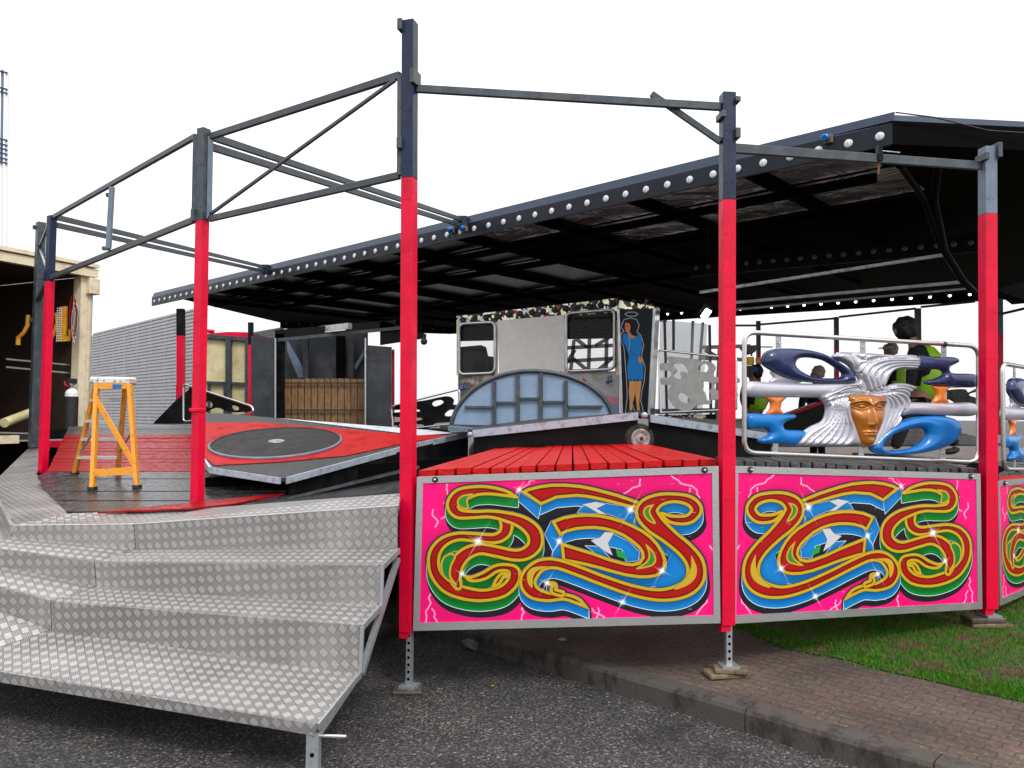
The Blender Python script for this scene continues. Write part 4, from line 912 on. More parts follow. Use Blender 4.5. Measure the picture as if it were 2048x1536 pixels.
swirl_panel(onp(834,954,P,n), onp(1437,932.5,P,n), onp(1441,1246.5,P,n), onp(826,1262,P,n), 'pink panel with a green and blue swirl, below the red plank floor', False)
a, b = at(1466,931.8,4.50), at(1961,947.5,5.10); P, n = pplane(a, b)
swirl_panel(onp(1466,931.8,P,n), onp(1961,947.5,P,n), onp(1965,1218,P,n), onp(1461,1248,P,n), 'pink swirl panel with blue scroll on its left, below the mask board', True)
a = at(1996,962,5.25); b = a+V((.76,.65,0)).normalized()*1.95; b.z = a.z-.03
P, n = pplane(a, b); bl = onp(1998,1213,P,n); swirl_panel(a, b, V((b.x,b.y,bl.z)), V((a.x,a.y,bl.z)), 'cropped pink swirl panel at the right edge over the grass', False)
# ------------------------------------------------------------------ sculpted and cut-out guard boards
def relief(loops, tf, hfun, cell, m, mb, thick=6., seg_res=None):
    loops = [np.array(l, float) for l in loops]; A = np.vstack(loops); x0, y0 = A.min(0)-cell*1.5; x1, y1 = A.max(0)+cell*1.5
    nx, ny = int((x1-x0)/cell)+2, int((y1-y0)/cell)+2; X, Y = np.meshgrid(x0+np.arange(nx)*cell, y0+np.arange(ny)*cell)
    ins = np.zeros(X.shape, bool); D = np.full(X.shape, 1e9); NX, NY = X.copy(), Y.copy()
    for P in loops:
        for i in range(len(P)):
            a, b = P[i-1], P[i]; e = b-a; L2 = max(e@e, 1e-9); t = np.clip(((X-a[0])*e[0]+(Y-a[1])*e[1])/L2, 0, 1); qx, qy = a[0]+t*e[0], a[1]+t*e[1]
            d = np.hypot(X-qx, Y-qy); k = d < D; D[k] = d[k]; NX[k] = qx[k]; NY[k] = qy[k]
            if a[1] != b[1]: ins ^= ((a[1] > Y) != (b[1] > Y)) & (X < (b[0]-a[0])*(Y-a[1])/(b[1]-a[1])+a[0])
    q = ins[:-1,:-1].astype(int)+ins[1:,:-1]+ins[:-1,1:]+ins[1:,1:]; cells = q >= 1
    # drop cells whose outside corners are too far from the outline to snap
    use = np.zeros(X.shape, bool); ii, jj = np.nonzero(cells)
    for di, dj in ((0,0),(0,1),(1,0),(1,1)): use[ii+di, jj+dj] = True
    PX, PY = np.where(ins, X, NX), np.where(ins, Y, NY); d = np.where(ins, D, 0); H = hfun(d, PX, PY)
    idx = -np.ones(X.shape, int); iu, ju = np.nonzero(use); idx[iu, ju] = np.arange(len(iu)); n = len(iu)
    fr = tf(PX[iu,ju], PY[iu,ju], thick+H[iu,ju]); bk = tf(PX[iu,ju], PY[iu,ju], np.zeros(n))
    fs = []; cnt = {}
    for i, j in zip(ii, jj):
        f = (idx[i,j], idx[i+1,j], idx[i+1,j+1], idx[i,j+1]); fs.append(f)
        for k in range(4):
            e = (f[k], f[(k+1) % 4]); cnt[e] = 1
    side = [(a, b) for (a, b) in cnt if (b, a) not in cnt]
    mb.add(list(map(tuple, fr))+list(map(tuple, bk)), fs+[tuple(n+v for v in f[::-1]) for f in fs]+[(b, a, n+a, n+b) for a, b in side], m, True)
    return mb
def smooth(P, step=10, closed=True):
    P = [(*p, 0) for p in P]
    if closed:
        Q = [P[-1]]+P+[P[0], P[1]]; out = []
        for i in range(1, len(Q)-2):
            a, b, c, d = [np.array(v, float) for v in Q[i-1:i+3]]; n = max(1, int(np.hypot(*(c-b)[:2])/step))
            for k in range(n): t = k/n; out.append(tuple((.5*((2*b)+(c-a)*t+(2*a-5*b+4*c-d)*t*t+(3*b-a-3*c+d)*t**3))[:2]))
        return out
    return [tuple(v[:2]) for v in spline(P, step)]
def mk_tf(ox, oy, s, P, n, scale):
    """crop coordinates -> world, on the vertical plane (P,n); scale = metres per crop unit for relief depth"""
    Rn = np.array(Rm); Pn = np.array(P); nn = np.array(n); E = np.array(EYE)
    def tf(x, y, h):
        px = ox+np.asarray(x, float)/s; py = oy+np.asarray(y, float)/s
        d = np.stack([(px-CX)/F, -(py-CY)/F, -np.ones_like(px)], 1) @ Rn.T
        t = ((Pn-E)@nn)/(d@nn); return E+d*t[:,None]+nn*(np.asarray(h)*scale)[:,None]
    return tf
a, b = at(1482, 800, 4.82), at(1955, 800, 5.42); P, n = pplane(a, b); n = n if n.y < 0 else -n; P = a
TF = mk_tf(1440, 600, 3.3684, P, n, 1.0/(3.3684*305))
def W(x, y, h=0): return V(TF(np.array([x]), np.array([y]), np.array([float(h)]))[0])
def pill(H, R): return lambda d, x, y: H*np.sqrt(np.clip(1-(1-np.clip(d/R, 0, 1))**2, 0, 1))
board = thing('mask_board', W(940,1085)+V((0,0,-.02)), 'sculpted guard board with a copper face and silver hair in a tube frame', 'guard board', 'sculpted guard boards')
def frame_loop(L_, r=46):
    out = []
    for i in range(len(L_)):
        p, q, s_ = [np.array(v, float) for v in (L_[i-1], L_[i], L_[(i+1) % len(L_)])]
        u = (p-q)/np.hypot(*(p-q)); v = (s_-q)/np.hypot(*(s_-q))
        for k in range(7):
            t = k/6; out.append(tuple((1-t)**2*(q+u*r*1.7)+2*t*(1-t)*q+t*t*(q+v*r*1.7)))
    return out
loop = frame_loop([(150,218),(1722,312),(1722,1092),(150,1026)])
mb = MB(); mb.tube([W(x,y,22) for x,y in loop], .0155, 'chrome', 12, closed=True); mb.build('tube_frame', board)
for x, y0, y1 in [(380,235,345),(946,270,372),(1490,300,400),(360,965,1030),(935,985,1048),(1482,1000,1070)]:
    mb = MB(); mb.prism([W(x-17,y0,18), W(x+17,y0,18), W(x+17,y1,18), W(x-17,y1,18)], n*.006, 'galv'); mb.disc(W(x,(y0+y1)/2,26), n, [(.006,0),(.006,.004)], 'chrome', 8); mb.build('bracket', board)
mb = MB(); mb.sphere(W(1490,300,26), .02, 'rubber', 10, 8); mb.build('clamp', board)
C_ = 6.5
def part(nm, loops, m, hf, th=14, cell=C_):
    mb = MB(); relief([smooth(l) for l in loops], TF, hf, cell, m, mb, th); return mb.build(nm, board)
part('arm', [[(172,555),(330,555),(600,563),(850,560),(960,590),(960,650),(830,655),(700,658),(500,656),(172,648)]], 'silver', pill(34,50), 10)
part('arm', [[(1220,695),(1300,690),(1500,694),(1700,697),(1702,777),(1500,778),(1300,768),(1210,775)]], 'silver', pill(34,44), 10)
part('web', [[(335,556),(356,525),(340,480),(520,530),(530,560)]], 'silver', pill(10,30), 6)
hole1 = [(495,425),(515,398),(580,388),(680,405),(760,450),(812,492),(800,522),(720,528),(620,518),(545,488),(503,455)]
part('ring', [[(275,405),(290,362),(340,335),(430,327),(560,335),(680,362),(790,420),(868,478),(897,525),(890,557),(800,565),(650,560),(500,543),(400,512),(325,468),(280,435)], hole1], 'navygloss', pill(46,75), 16)
part('arm', [[(1305,378),(1440,382),(1560,386),(1592,400),(1597,418),(1560,438),(1532,455),(1534,480),(1560,494),(1685,498),(1706,510),(1706,575),(1690,590),(1560,585),(1400,572),(1370,556),(1388,540),(1440,530),(1490,505),(1490,482),(1450,468),(1310,465)]], 'navygloss', pill(36,48), 12)
part('strut', [[(300,650),(440,650),(412,690),(404,735),(420,772),(312,772),(332,730),(332,690)]], 'orangegloss', pill(22,45), 6)
part('strut', [[(1425,580),(1538,580),(1516,625),(1520,665),(1535,695),(1425,695),(1445,650),(1440,610)]], 'orangegloss', pill(22,45), 6)
part('arm', [[(174,772),(330,768),(480,770),(500,782),(488,800),(435,820),(412,848),(440,874),(565,888),(508,975),(380,968),(275,966),(248,948),(262,930),(305,915),(322,890),(300,868),(240,864),(174,862)]], 'bluegloss', pill(36,50), 12)
hole2 = [(1082,985),(1100,945),(1180,895),(1270,870),(1340,863),(1370,880),(1375,920),(1340,960),(1270,995),(1180,1012),(1110,1010)]
part('ring', [[(1000,985),(1040,930),(1120,860),(1200,820),(1300,790),(1420,780),(1530,790),(1590,820),(1608,862),(1590,920),(1540,970),(1460,1005),(1350,1030),(1220,1043),(1120,1044),(1050,1035),(1008,1015)], hole2], 'bluegloss', pill(46,75), 16)
# flowing hair: one sculpted surface, grooves lie between interpolated strands
def strands(A, B, n):
    a = spline([(*p, 0) for p in A], 12); b = spline([(*p, 0) for p in B], 12); k = 46
    a = [np.array(a[int(i*(len(a)-1)/(k-1))][:2]) for i in range(k)]; b = [np.array(b[int(i*(len(b)-1)/(k-1))][:2]) for i in range(k)]
    return [[a[i]*(1-t)+b[i]*t for i in range(k)] for t in [j/(n-1) for j in range(n)]]
SG = []
SG += strands([(955,630),(925,580),(885,520),(850,450),(800,405),(762,372)], [(965,630),(940,560),(905,480),(930,405),(1050,375),(1310,388)], 4)
SG += strands([(965,630),(940,560),(910,490),(960,420),(1080,390),(1310,392)], [(1075,620),(1075,560),(1095,505),(1150,462),(1220,452),(1310,456)], 5)
SG += strands([(968,640),(900,575),(820,572),(740,600),(640,640)], [(968,650),(900,640),(840,650),(760,670),(715,700)], 4)
SG += strands([(900,600),(800,620),(735,690),(735,760),(690,830),(600,890),(525,955)], [(950,645),(860,660),(822,720),(835,790),(860,860),(860,930),(820,980)], 7)
SG += strands([(980,635),(1070,650),(1100,720),(1080,820),(1050,900),(1010,975)], [(985,622),(1120,615),(1215,650),(1235,710),(1180,800),(1090,930)], 5)
SG += strands([(975,628),(1080,590),(1180,570),(1290,592)], [(990,640),(1100,625),(1200,612),(1252,650)], 3)
SP = np.array([p for s_ in SG for p in s_]); SI = np.array([i for i, s_ in enumerate(SG) for p in s_])
def hairh(d, x, y):
    sh = x.shape; q = np.stack([x.ravel(), y.ravel()], 1); best = np.full(len(q), 1e9); b2_ = best.copy()
    segA = np.array([s_[i] for s_ in SG for i in range(len(s_)-1)]); segB = np.array([s_[i+1] for s_ in SG for i in range(len(s_)-1)])
    for c in range(0, len(q), 2000):
        Q = q[c:c+2000,None]; e = (segB-segA)[None]; t = np.clip(((Q-segA[None])*e).sum(2)/np.maximum((e*e).sum(2), 1e-6), 0, 1); dd = np.hypot(*np.moveaxis(Q-segA[None]-e*t[...,None], 2, 0)); ds = np.partition(dd.reshape(len(dd), len(SG), -1).min(2), 1, axis=1); best[c:c+2000] = ds[:,0]; b2_[c:c+2000] = ds[:,1]
    best = best.reshape(sh); b2_ = b2_.reshape(sh); q_ = np.clip((b2_-best)/(b2_+best+1e-6), 0, 1); ridge = np.clip(1.25*(best+b2_), 6, 26)*np.sqrt(np.clip(q_*(2-q_), 0, 1))
    return (18*np.sqrt(np.clip(1-(1-np.clip(d/40., 0, 1))**2, 0, 1))+ridge*np.clip(d/14., 0, 1))
hair_loop = [(750,388),(775,360),(805,352),(1000,360),(1160,372),(1312,378),(1314,462),(1200,466),(1140,490),(1108,545),(1098,590),(1140,570),(1215,560),(1285,576),(1300,598),(1268,622),(1254,655),(1262,690),(1235,735),(1200,765),(1196,830),(1120,890),(1070,960),(1020,985),(960,990),(880,975),(820,986),(700,982),(505,976),(545,895),(605,850),(680,812),(705,740),(690,690),(660,655),(720,600),(800,570),(900,552),(925,535),(890,485),(840,432)]
part('hair', [hair_loop], 'silver', hairh, 14, 3.6)
def faceh(d, x, y):
    g = lambda cx, cy, sx, sy, a: a*np.exp(-((x-cx)/sx)**2-((y-cy)/sy)**2)
    h = 62*np.sqrt(np.clip(1-(1-np.clip(d/95., 0, 1))**2, 0, 1))
    for s_ in (-1, 1):
        cx = 962+s_*60
        h = h+g(cx,722,46,28,-34)+g(cx,720,27,14,26)
        h = h+11*np.exp(-(np.abs(y-(700+((x-cx)/46.)**2*16))/4.5)**2)*np.exp(-((x-cx)/46.)**4)+9*np.exp(-(np.abs(y-(738-((x-cx)/46.)**2*14))/4.)**2)*np.exp(-((x-cx)/44.)**4)
        h = h+20*np.exp(-(np.abs(y-(680+((x-cx-s_*6)/52.)**2*18))/8.)**2)*np.exp(-((x-cx)/55.)**4)
        h = h+g(962+s_*20,838,9,9,11)+g(962+s_*62,800,28,34,7)+g(962+s_*45,870,18,26,-7)
    w_ = 9+np.clip((y-700)/140., 0, 1)*8
    h = h+42*np.clip((y-665)/150., .25, 1)*np.exp(-((x-962)/w_)**2)*(1/(1+np.exp((y-846)/4.)))*(1/(1+np.exp((670-y)/10.)))
    h = h+g(960,887,34,6,15)+g(960,903,28,7,15)-12*np.exp(-((y-894-(np.abs(x-960)/34.)**2*2)/2.6)**2)*np.exp(-((x-960)/36.)**4)+g(960,868,7,12,-5)+g(960,950,26,20,9)
    return h
part('face', [[(835,648),(900,640),(962,636),(1030,642),(1082,650),(1086,700),(1076,770),(1056,840),(1030,905),(1005,965),(962,992),(918,968),(888,915),(862,850),(842,780),(834,710)]], 'copper', faceh, 30, 4.0)
# neighbour at the right edge: a copy of board and parts, turned to the next side of the ride
b2 = copy_tree(board); b2['label'] = 'cropped sculpted guard board with dark and blue rings at the right edge'
e1 = (W(1722,700)-W(150,700)); ang1 = math.atan2(e1.y, e1.x); tgt = V((.76,.65,0)); ang2 = math.atan2(tgt.y, tgt.x)
Rz = Matrix.Rotation(ang2-ang1, 4, 'Z'); b2.rotation_euler = (0,0,ang2-ang1)
left_local = W(150,1026)-world_loc(board); want = at(2001, 938, 5.5); off = Rz @ left_local.to_4d() if False else Rz @ left_local
b2.location = want-off
# flat backs of more guard boards seen from inside the ride
def cut_board(name, ox, oy, s, Y0, Y1, x0, x1, loops, frame_pts, m, label, fr=.014, th=.018, cell=7):
    a, b = at(ox+x0/s, oy+500/s, Y0), at(ox+x1/s, oy+500/s, Y1); P_, n_ = pplane(a, b); n_ = n_ if n_.y < 0 else -n_
    tf = mk_tf(ox, oy, s, a, n_, 1.); w = lambda x, y, h=0.: V(tf(np.array([x]), np.array([y]), np.array([h]))[0])
    o = thing(name, w((x0+x1)/2, frame_pts[-1][1]), label, 'guard board', 'guard boards seen from behind')
    mb = MB(); relief([smooth(l, 12) for l in loops], tf, lambda d, x, y: np.zeros_like(d), cell, m, mb, th); mb.build('cut_sheet', o)
    mb = MB(); mb.tube([w(x, y, .03) for x, y in frame_loop(frame_pts, 20 if s > 5 else 14)], fr, 'chrome', 8, closed=True); mb.build('tube_frame', o); return o, w
cut_board('guard_board', 1300, 640, 10.24, 8.6, 7.9, 200, 1700,
  [[(250,890),(390,885),(410,850),(370,790),(380,745),(600,765),(960,800),(1040,850),(1180,835),(1300,900),(1350,980),(1310,1080),(1330,1160),(1440,1170),(1800,1180),(1800,1290),(1420,1280),(1330,1310),(1330,1400),(1420,1450),(1750,1460),(1760,1600),(1300,1640),(1240,1720),(1000,1740),(880,1830),(700,1860),(520,1780),(400,1600),(400,1430),(440,1330),(270,1325),(255,1190),(430,1170),(430,1050),(250,1030)],
   [(490,900),(560,895),(700,910),(780,1020),(800,1105),(720,1060),(640,1070),(660,1180),(620,1210),(520,1180),(500,1110),(560,1050),(545,1000),(500,960)],
   [(1000,1000),(1040,930),(1120,895),(1190,930),(1210,1000),(1170,1065),(1090,1070),(1020,1050)],
   [(1095,1265),(1250,1280),(1280,1340),(1270,1420),(1220,1450),(1260,1520),(1250,1640),(1180,1640),(1140,1500),(1085,1420),(1100,1340)],
   [(580,1540),(620,1490),(720,1510),(800,1580),(840,1650),(820,1700),(700,1690),(620,1640)]],
  [(215,620),(1800,790),(1800,1830),(255,1900)], 'palegrey', 'dull silver cut-out guard board seen from behind, right of the woman panel', .012)
SW = [[(35,930),(120,900),(260,880),(420,850),(470,880),(460,910),(495,915),(495,950),(440,950),(400,985),(430,1000),(495,990),(495,1030),(430,1040),(330,1050),(290,1080),(200,1090),(35,1060),(35,1040),(200,1030),(240,1010),(35,1000),(35,970),(230,960),(180,945),(35,950)],
      [(308,905),(330,885),(380,878),(400,890),(380,910),(330,925)]]
cut_board('guard_board', 780, 560, 3.657, 10.6, 10.0, 20, 495, SW+[[(60,1062),(110,1052),(250,1058),(255,1075),(210,1085),(100,1085),(65,1078)]], [(20,925),(520,800),(520,1048),(35,1100)], 'black', 'black cut-out guard board between the tallest post and the pay booth', .012, cell=4)
cut_board('guard_board', 300, 540, 3.657, 9.4, 8.4, 260, 770, [[(300,860),(420,885),(540,935),(640,965),(720,990),(735,1030),(600,1040),(480,1010),(300,1100),(300,1000)],[(425,955),(450,960),(470,985),(460,1005),(430,1005),(410,985)],[(600,990),(650,998),(662,1020),(630,1028),(605,1010)]], [(262,835),(770,1000),(775,1050),(262,1110)], 'black', 'low black cut-out guard board behind the post right of the stepladder', .012, cell=4)
cut_board('guard_board', 1740, 600, 6.65, 12.0, 12.6, 1000, 1500, [[(1010,1210),(1150,1185),(1260,1190),(1300,1230),(1450,1160),(1480,1200),(1300,1260),(1480,1330),(1480,1400),(1200,1395),(1080,1340),(1010,1290)]], [(985,1165),(1900,1120),(1900,1500),(985,1450)], 'black', 'dark cut-out guard board on the far side behind the mask board', .012, cell=9)
# ------------------------------------------------------------------ stepladder
lad = thing('stepladder', (f1(185,980)+f1(275,975))/2, 'tall orange stepladder with a scuffed silver top standing on black boards', 'stepladder')
FL, FR_, BL_, BR_ = f1(185,980), f1(274,976), f1(149,948), f1(235,946)
Yt = (FL.y*.62+BL_.y*.38); tl, tr = at(194,768,Yt-.04), at(259,768,Yt-.04); btl, btr = at(192,768,Yt+.06), at(251,768,Yt+.06)
for a_, b_ in ((FL, tl), (FR_, tr)): MB().beam(a_, b_, .05, .03, 'orange', up=V((1,0,0))).build('rail', lad, bevel=.003)
for a_, b_ in ((BL_, btl), (BR_, btr)): MB().beam(a_, b_, .045, .03, 'orange', up=V((1,0,0))).build('rail', lad, bevel=.003)
for yy in (801, 842, 879, 915):
    def on(a_, b_, yv):
        best = None
        for i in range(200):
            q = lerp(a_, b_, i/199.); c = Rm.transposed() @ (q-EYE); e = abs(CY-F*c.y/(-c.z)-yv)
            if best is None or e < best[0]: best = (e, q)
        return best[1]
    MB().beam(on(BL_, btl, yy), on(BR_, btr, yy), .085, .022, 'alu').build('step', lad)
MB().beam(on(FL, tl, 946)+V((0,-.01,0)), on(FR_, tr, 941)+V((0,-.01,0)), .02, .055, 'orange').build('cross_bar', lad)
MB().beam(on(FL, tl, 772)+V((0,-.01,0)), on(FR_, tr, 772)+V((0,-.01,0)), .02, .045, 'orange').build('cross_bar', lad)
MB().beam(on(FL, tl, 795)+V((0,-.02,0)), on(FR_, tr, 928)+V((0,-.02,0)), .012, .04, 'orange').build('brace', lad)
MB().beam(on(FL, tl, 860), on(BL_, btl, 905), .012, .012, 'galv').build('spreader', lad); MB().beam(on(FR_, tr, 860), on(BR_, btr, 905), .012, .012, 'galv').build('spreader', lad)
mb = MB(); tc_ = (tl+tr+btl+btr)/4; mb.box(tc_+V((.01,0,.025)), ((tr-tl).length+.055, .15, .058), 'cap'); mb.build('top_cap', lad, bevel=.012)
mb = MB(); mb.box(on(FL, tl, 772)+V((.17,-.022,0)), (.07,.004,.03), 'bluegloss'); mb.build('label_plate', lad)
for q in (FL, FR_, BL_, BR_): MB().box(q+V((0,0,.012)), (.05,.06,.025), 'rubber').build('foot', lad)
# ------------------------------------------------------------------ open trailer on the left
J = at(167, 870, 10.5); Jt = at(167, 548, 10.5); tdir = V((-.5,-1.04,0)).normalized(); tin = V((-.90,.43,0)).normalized()
zt, zb = 3.50, 1.33
tr_ = thing('open_trailer', V((J.x, J.y, .4)), 'cream framed trailer with its side open, dark inside, at the far left', 'trailer')
def T(u, v, z): p = V((J.x, J.y, 0))+tdir*u+tin*v; return V((p.x, p.y, z))
def quadbox(P, ext, m, nm, par=tr_, bevel=0): mb = MB(); mb.prism(P, ext, m); return mb.build(nm, par, bevel=bevel)
quadbox([T(0,0,zb-.12), T(.0,0,zt), T(0,.15,zt), T(0,.15,zb-.12)], tdir*.10-tin*.0, 'cream', 'door_jamb', bevel=.006)
mb = MB(); mb.beam(T(-.04,.02,zb-.12), T(-.04,.02,zt-.1), .05, .05, 'cream'); mb.beam(T(-.08,.03,zb-.12), T(-.08,.03,zt-.12), .02, .03, 'palegrey'); mb.build('door_post', tr_)
MB().beam(T(-.1,-.01,zt+.02), T(4,-.01,zt+.02), .12, .11, 'cream').build('top_rail', tr_); MB().beam(T(-.1,.0,zt+.12), T(4,.0,zt+.12), .2, .05, 'cream').build('roof_edge', tr_)
mb = MB(); mb.box(T(-.05,-.02,zt-.16), (.16,.12,.22), 'cream', Matrix.Rotation(math.atan2(tdir.y,tdir.x),3,'Z')); mb.build('corner_casting', tr_, bevel=.01)
MB().beam(T(.9,-.02,zb-.05), T(4,-.02,zb-.05), .08, .10, 'cream').build('bottom_rail', tr_)
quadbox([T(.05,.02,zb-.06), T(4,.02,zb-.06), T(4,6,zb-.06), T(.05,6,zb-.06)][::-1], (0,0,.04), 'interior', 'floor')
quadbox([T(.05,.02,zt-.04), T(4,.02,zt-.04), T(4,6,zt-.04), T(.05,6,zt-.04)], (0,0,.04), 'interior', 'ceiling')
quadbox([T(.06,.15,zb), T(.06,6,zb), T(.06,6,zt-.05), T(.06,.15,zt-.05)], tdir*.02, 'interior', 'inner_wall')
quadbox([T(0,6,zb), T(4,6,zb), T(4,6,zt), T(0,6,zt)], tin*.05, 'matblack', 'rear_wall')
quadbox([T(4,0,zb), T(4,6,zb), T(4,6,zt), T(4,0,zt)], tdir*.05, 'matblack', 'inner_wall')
quadbox([T(.0,.2,.35), T(4,.2,.35), T(4,.2,zb-.1), T(0,.2,zb-.1)], tin*.3, 'matblack', 'chassis')
for yy in (718, 734): MB().beam(at(12,yy,9.6), at(150,yy+13,10.6), .012, .02, 'alu').build('shelf_rail', tr_)
# light-up letter, hoses, cylinder, roll inside
lt = thing('sign_letter', at(122,645,10.7), 'amber letter L edged with small bulbs, hanging inside the open trailer', 'sign letter', 'amber sign letters')
def flat(pts, Y, m, nm, par, th=.04):
    mb = MB(); mb.prism([at(x,y,Y) for x,y in pts], (0,th,0), m); return mb.build(nm, par, bevel=.004)
flat([(118,614),(132,612),(131,672),(137,672),(137,658),(141,662),(138,682),(112,684)], 10.42, 'yellow', 'letter', lt)
mb = MB()
for i in range(15):
    for dx in (0, 4, 8): mb.sphere(at(115+dx+(-.2*i*.5), 617+i*4.6, 10.38), .011, 'bulbsign', 6, 4)
mb.build('bulb_strip', lt)
lt2 = thing('sign_letter', at(106,650,10.6), 'curved amber sign letter beside the thin red post inside the trailer', 'sign letter', 'amber sign letters')
mb = MB(); mb.tube([at(x,y,10.45) for x,y in [(112,626),(115,645),(111,662),(104,675),(98,680)]], .028, 'yellow', 8); mb.build('letter', lt2)
lt3 = thing('sign_letter', at(50,660,10.6), 'dim curved amber letter deep in the trailer left of the blue grey post', 'sign letter', 'amber sign letters')
mb = MB(); mb.tube([at(x,y,10.2) for x,y in [(56,630),(55,650),(48,665),(36,676)]], .026, 'yellow', 8); mb.tube([at(x,y,10.2) for x,y in [(37,672),(36,690)]], .03, 'yellow', 8); mb.build('letter', lt3)
for i, (m_, dx, lab) in enumerate([('reddull',0,'dull red hose hanging in loops inside the trailer jamb'),('galv',5,'grey hose hanging in loops inside the trailer jamb')]):
    mb = MB()
    for k_ in range(3):
        r_ = 10-k_*2.6; mb.tube([at(146+dx+r_*math.cos(q)*.75+k_*1.5, 632+dx*3+(40-k_*9)*math.sin(q), 10.2+k_*.03) for q in [j*2*math.pi/20 for j in range(20)]], .007, m_, 6, closed=True)
    tag(mb.build('hose', origin=at(146+dx,672,10.2)), lab, 'hose')
gc = at(141, 866, 10.15); o = thing('gas_cylinder', gc, 'black gas cylinder with a white shoulder standing in the trailer doorway', 'gas cylinder'); hh = 92/F*10.3; rr2 = .082
mb = MB(); mb.disc(gc, (0,0,1), [(rr2,0),(rr2,hh*.78)], 'rubber', 20); mb.build('body', o); mb = MB(); mb.disc(gc+V((0,0,hh*.78)), (0,0,1), [(rr2,0),(rr2*.95,.05),(rr2*.7,.085),(rr2*.3,.105)], 'whitehaze', 20); mb.build('shoulder', o)
mb = MB(); mb.disc(gc+V((0,0,hh*.78+.1)), (0,0,1), [(.02,0),(.02,.05),(.035,.05),(.035,.07)], 'galv', 10); mb.tube([gc+V((-.02,0,hh*.78+.13)), gc+V((-.09,0,hh*.78+.15)), gc+V((-.1,0,hh*.78+.2))], .012, 'red', 8); mb.box(gc+V((0,0,hh*.78+.2)), (.1,.06,.07), 'rubber'); mb.build('valve', o)
mb = MB(); mb.tube([at(8,846,9.7), at(60,826,10.2)], .06, 'creamdirty', 12); tag(mb.build('rolled_sheet', origin=at(8,846,9.7)), 'dirty cream roll lying on the trailer floor at the left edge', 'roll')
# ------------------------------------------------------------------ ribbed trailer side behind
wl, wr = at(186, 672, 24.5), at(397, 616, 18.2); wr.z = wl.z = (wl.z+wr.z)/2
gt = thing('ribbed_trailer', V((wr.x, wr.y, .4)), 'long pale grey trailer with a finely ribbed side behind the stepladder', 'trailer')
ed = (wl-wr).normalized(); mb = MB(); nrib = 36; zlo = .9; L2_ = (wl-wr).length; nn_ = V((ed.y,-ed.x,0)); nn_ = nn_ if nn_.y < 0 else -nn_
prof = []
for i in range(nrib):
    z0 = zlo+(wr.z-zlo)*i/nrib; dz = (wr.z-zlo)/nrib; prof += [(0, z0), (0, z0+dz*.6), (.03, z0+dz*.68), (.03, z0+dz*.95)]
vs = []
for q in (wr, wl+ed*.6): vs += [V((q.x, q.y, z0))-nn_*o_ for o_, z0 in prof]
k_ = len(prof); mb.add(vs, [(i, i+1, k_+i+1, k_+i) for i in range(k_-1)], 'corrug'); mb.build('ribbed_side', gt)
mb = MB()
for t_ in np.linspace(.0, 1, 9): q = lerp(wr, wl, t_); mb.beam(V((q.x,q.y,zlo))+nn_*.004, V((q.x,q.y,wr.z))+nn_*.004, .012, .006, 'corrug')
mb.build('seam_strip', gt)
bk_ = V((wr.x-.9,wr.y,0)).normalized(); mb = MB(); mb.prism([V((wr.x,wr.y,wr.z)), V((wl.x,wl.y,wr.z)), V((wl.x,wl.y,wr.z))+bk_*2.2, V((wr.x,wr.y,wr.z))+bk_*2.2], (0,0,.05), 'corrug'); mb.build('roof', gt)
mb = MB(); mb.prism([V((wr.x,wr.y,zlo))+bk_*.05, V((wr.x,wr.y,wr.z))+bk_*.05, V((wr.x,wr.y,wr.z))+bk_*2.2, V((wr.x,wr.y,zlo))+bk_*2.2], ed*.05, 'corrug'); mb.build('end_wall', gt)
mb = MB(); mb.prism([V((wr.x,wr.y,.1))-nn_*.3, V((wl.x,wl.y,.1))-nn_*.3, V((wl.x,wl.y,zlo))-nn_*.3, V((wr.x,wr.y,zlo))-nn_*.3], bk_*1.5, 'matblack'); mb.build('chassis', gt)
bb_ = thing('ribbed_box_body', at(535,800,19.)-V((0,0,1)), 'short end of a pale ribbed box body peeping above the black side door', 'box body')
pp = [at(508,664,17.5), at(560,655,16.8), at(560,860,16.8), at(508,860,17.5)]; mb = MB(); mb.prism(pp, (0,.4,0), 'corrug'); mb.build('side', bb_)
mb = MB()
for i in range(8): mb.beam(lerp(pp[0],pp[3],.02+i*.03)+V((0,-.02,0)), lerp(pp[1],pp[2],.02+i*.03)+V((0,-.02,0)), .02, .03, 'corrug')
mb.build('rib', bb_)
# cream panelled body with red top
cp = thing('cream_box_body', at(460,850,14.)-V((0,0,.6)), 'cream panelled box body with grey frames and a red top, behind the low board', 'box body')
def cpq(pts, m, nm, dy=0, th=.05): mb = MB(); mb.prism([at(x,y,14.)+V((0,dy,0)) for x,y in pts], (0,th,0), m); return mb.build(nm, cp)
cpq([(400,674),(497,680),(497,850),(400,850)], 'creamdirty', 'panel', 0, 1.4)
for (x0,y0,x1,y1,w_) in [(400,671,497,679,.07),(458,674,457,850,.09),(496,679,496,850,.08),(412,765,494,768,.05),(418,768,418,850,.04),(450,768,450,850,.04)]:
    MB().beam(at(x0,y0,13.95), at(x1,y1,13.95), w_, w_, 'slate', up=V((0,1,0)) if abs(x1-x0) < 5 else V((0,0,1))).build('frame_bar', cp)
cpq([(405,668),(455,664),(472,664),(505,665),(505,678),(405,674)], 'red', 'red_top', -.02, 1.)
mb = MB(); mb.tube([at(400,661,14), at(428,663,14)], .035, 'red', 8); mb.build('red_top', cp)
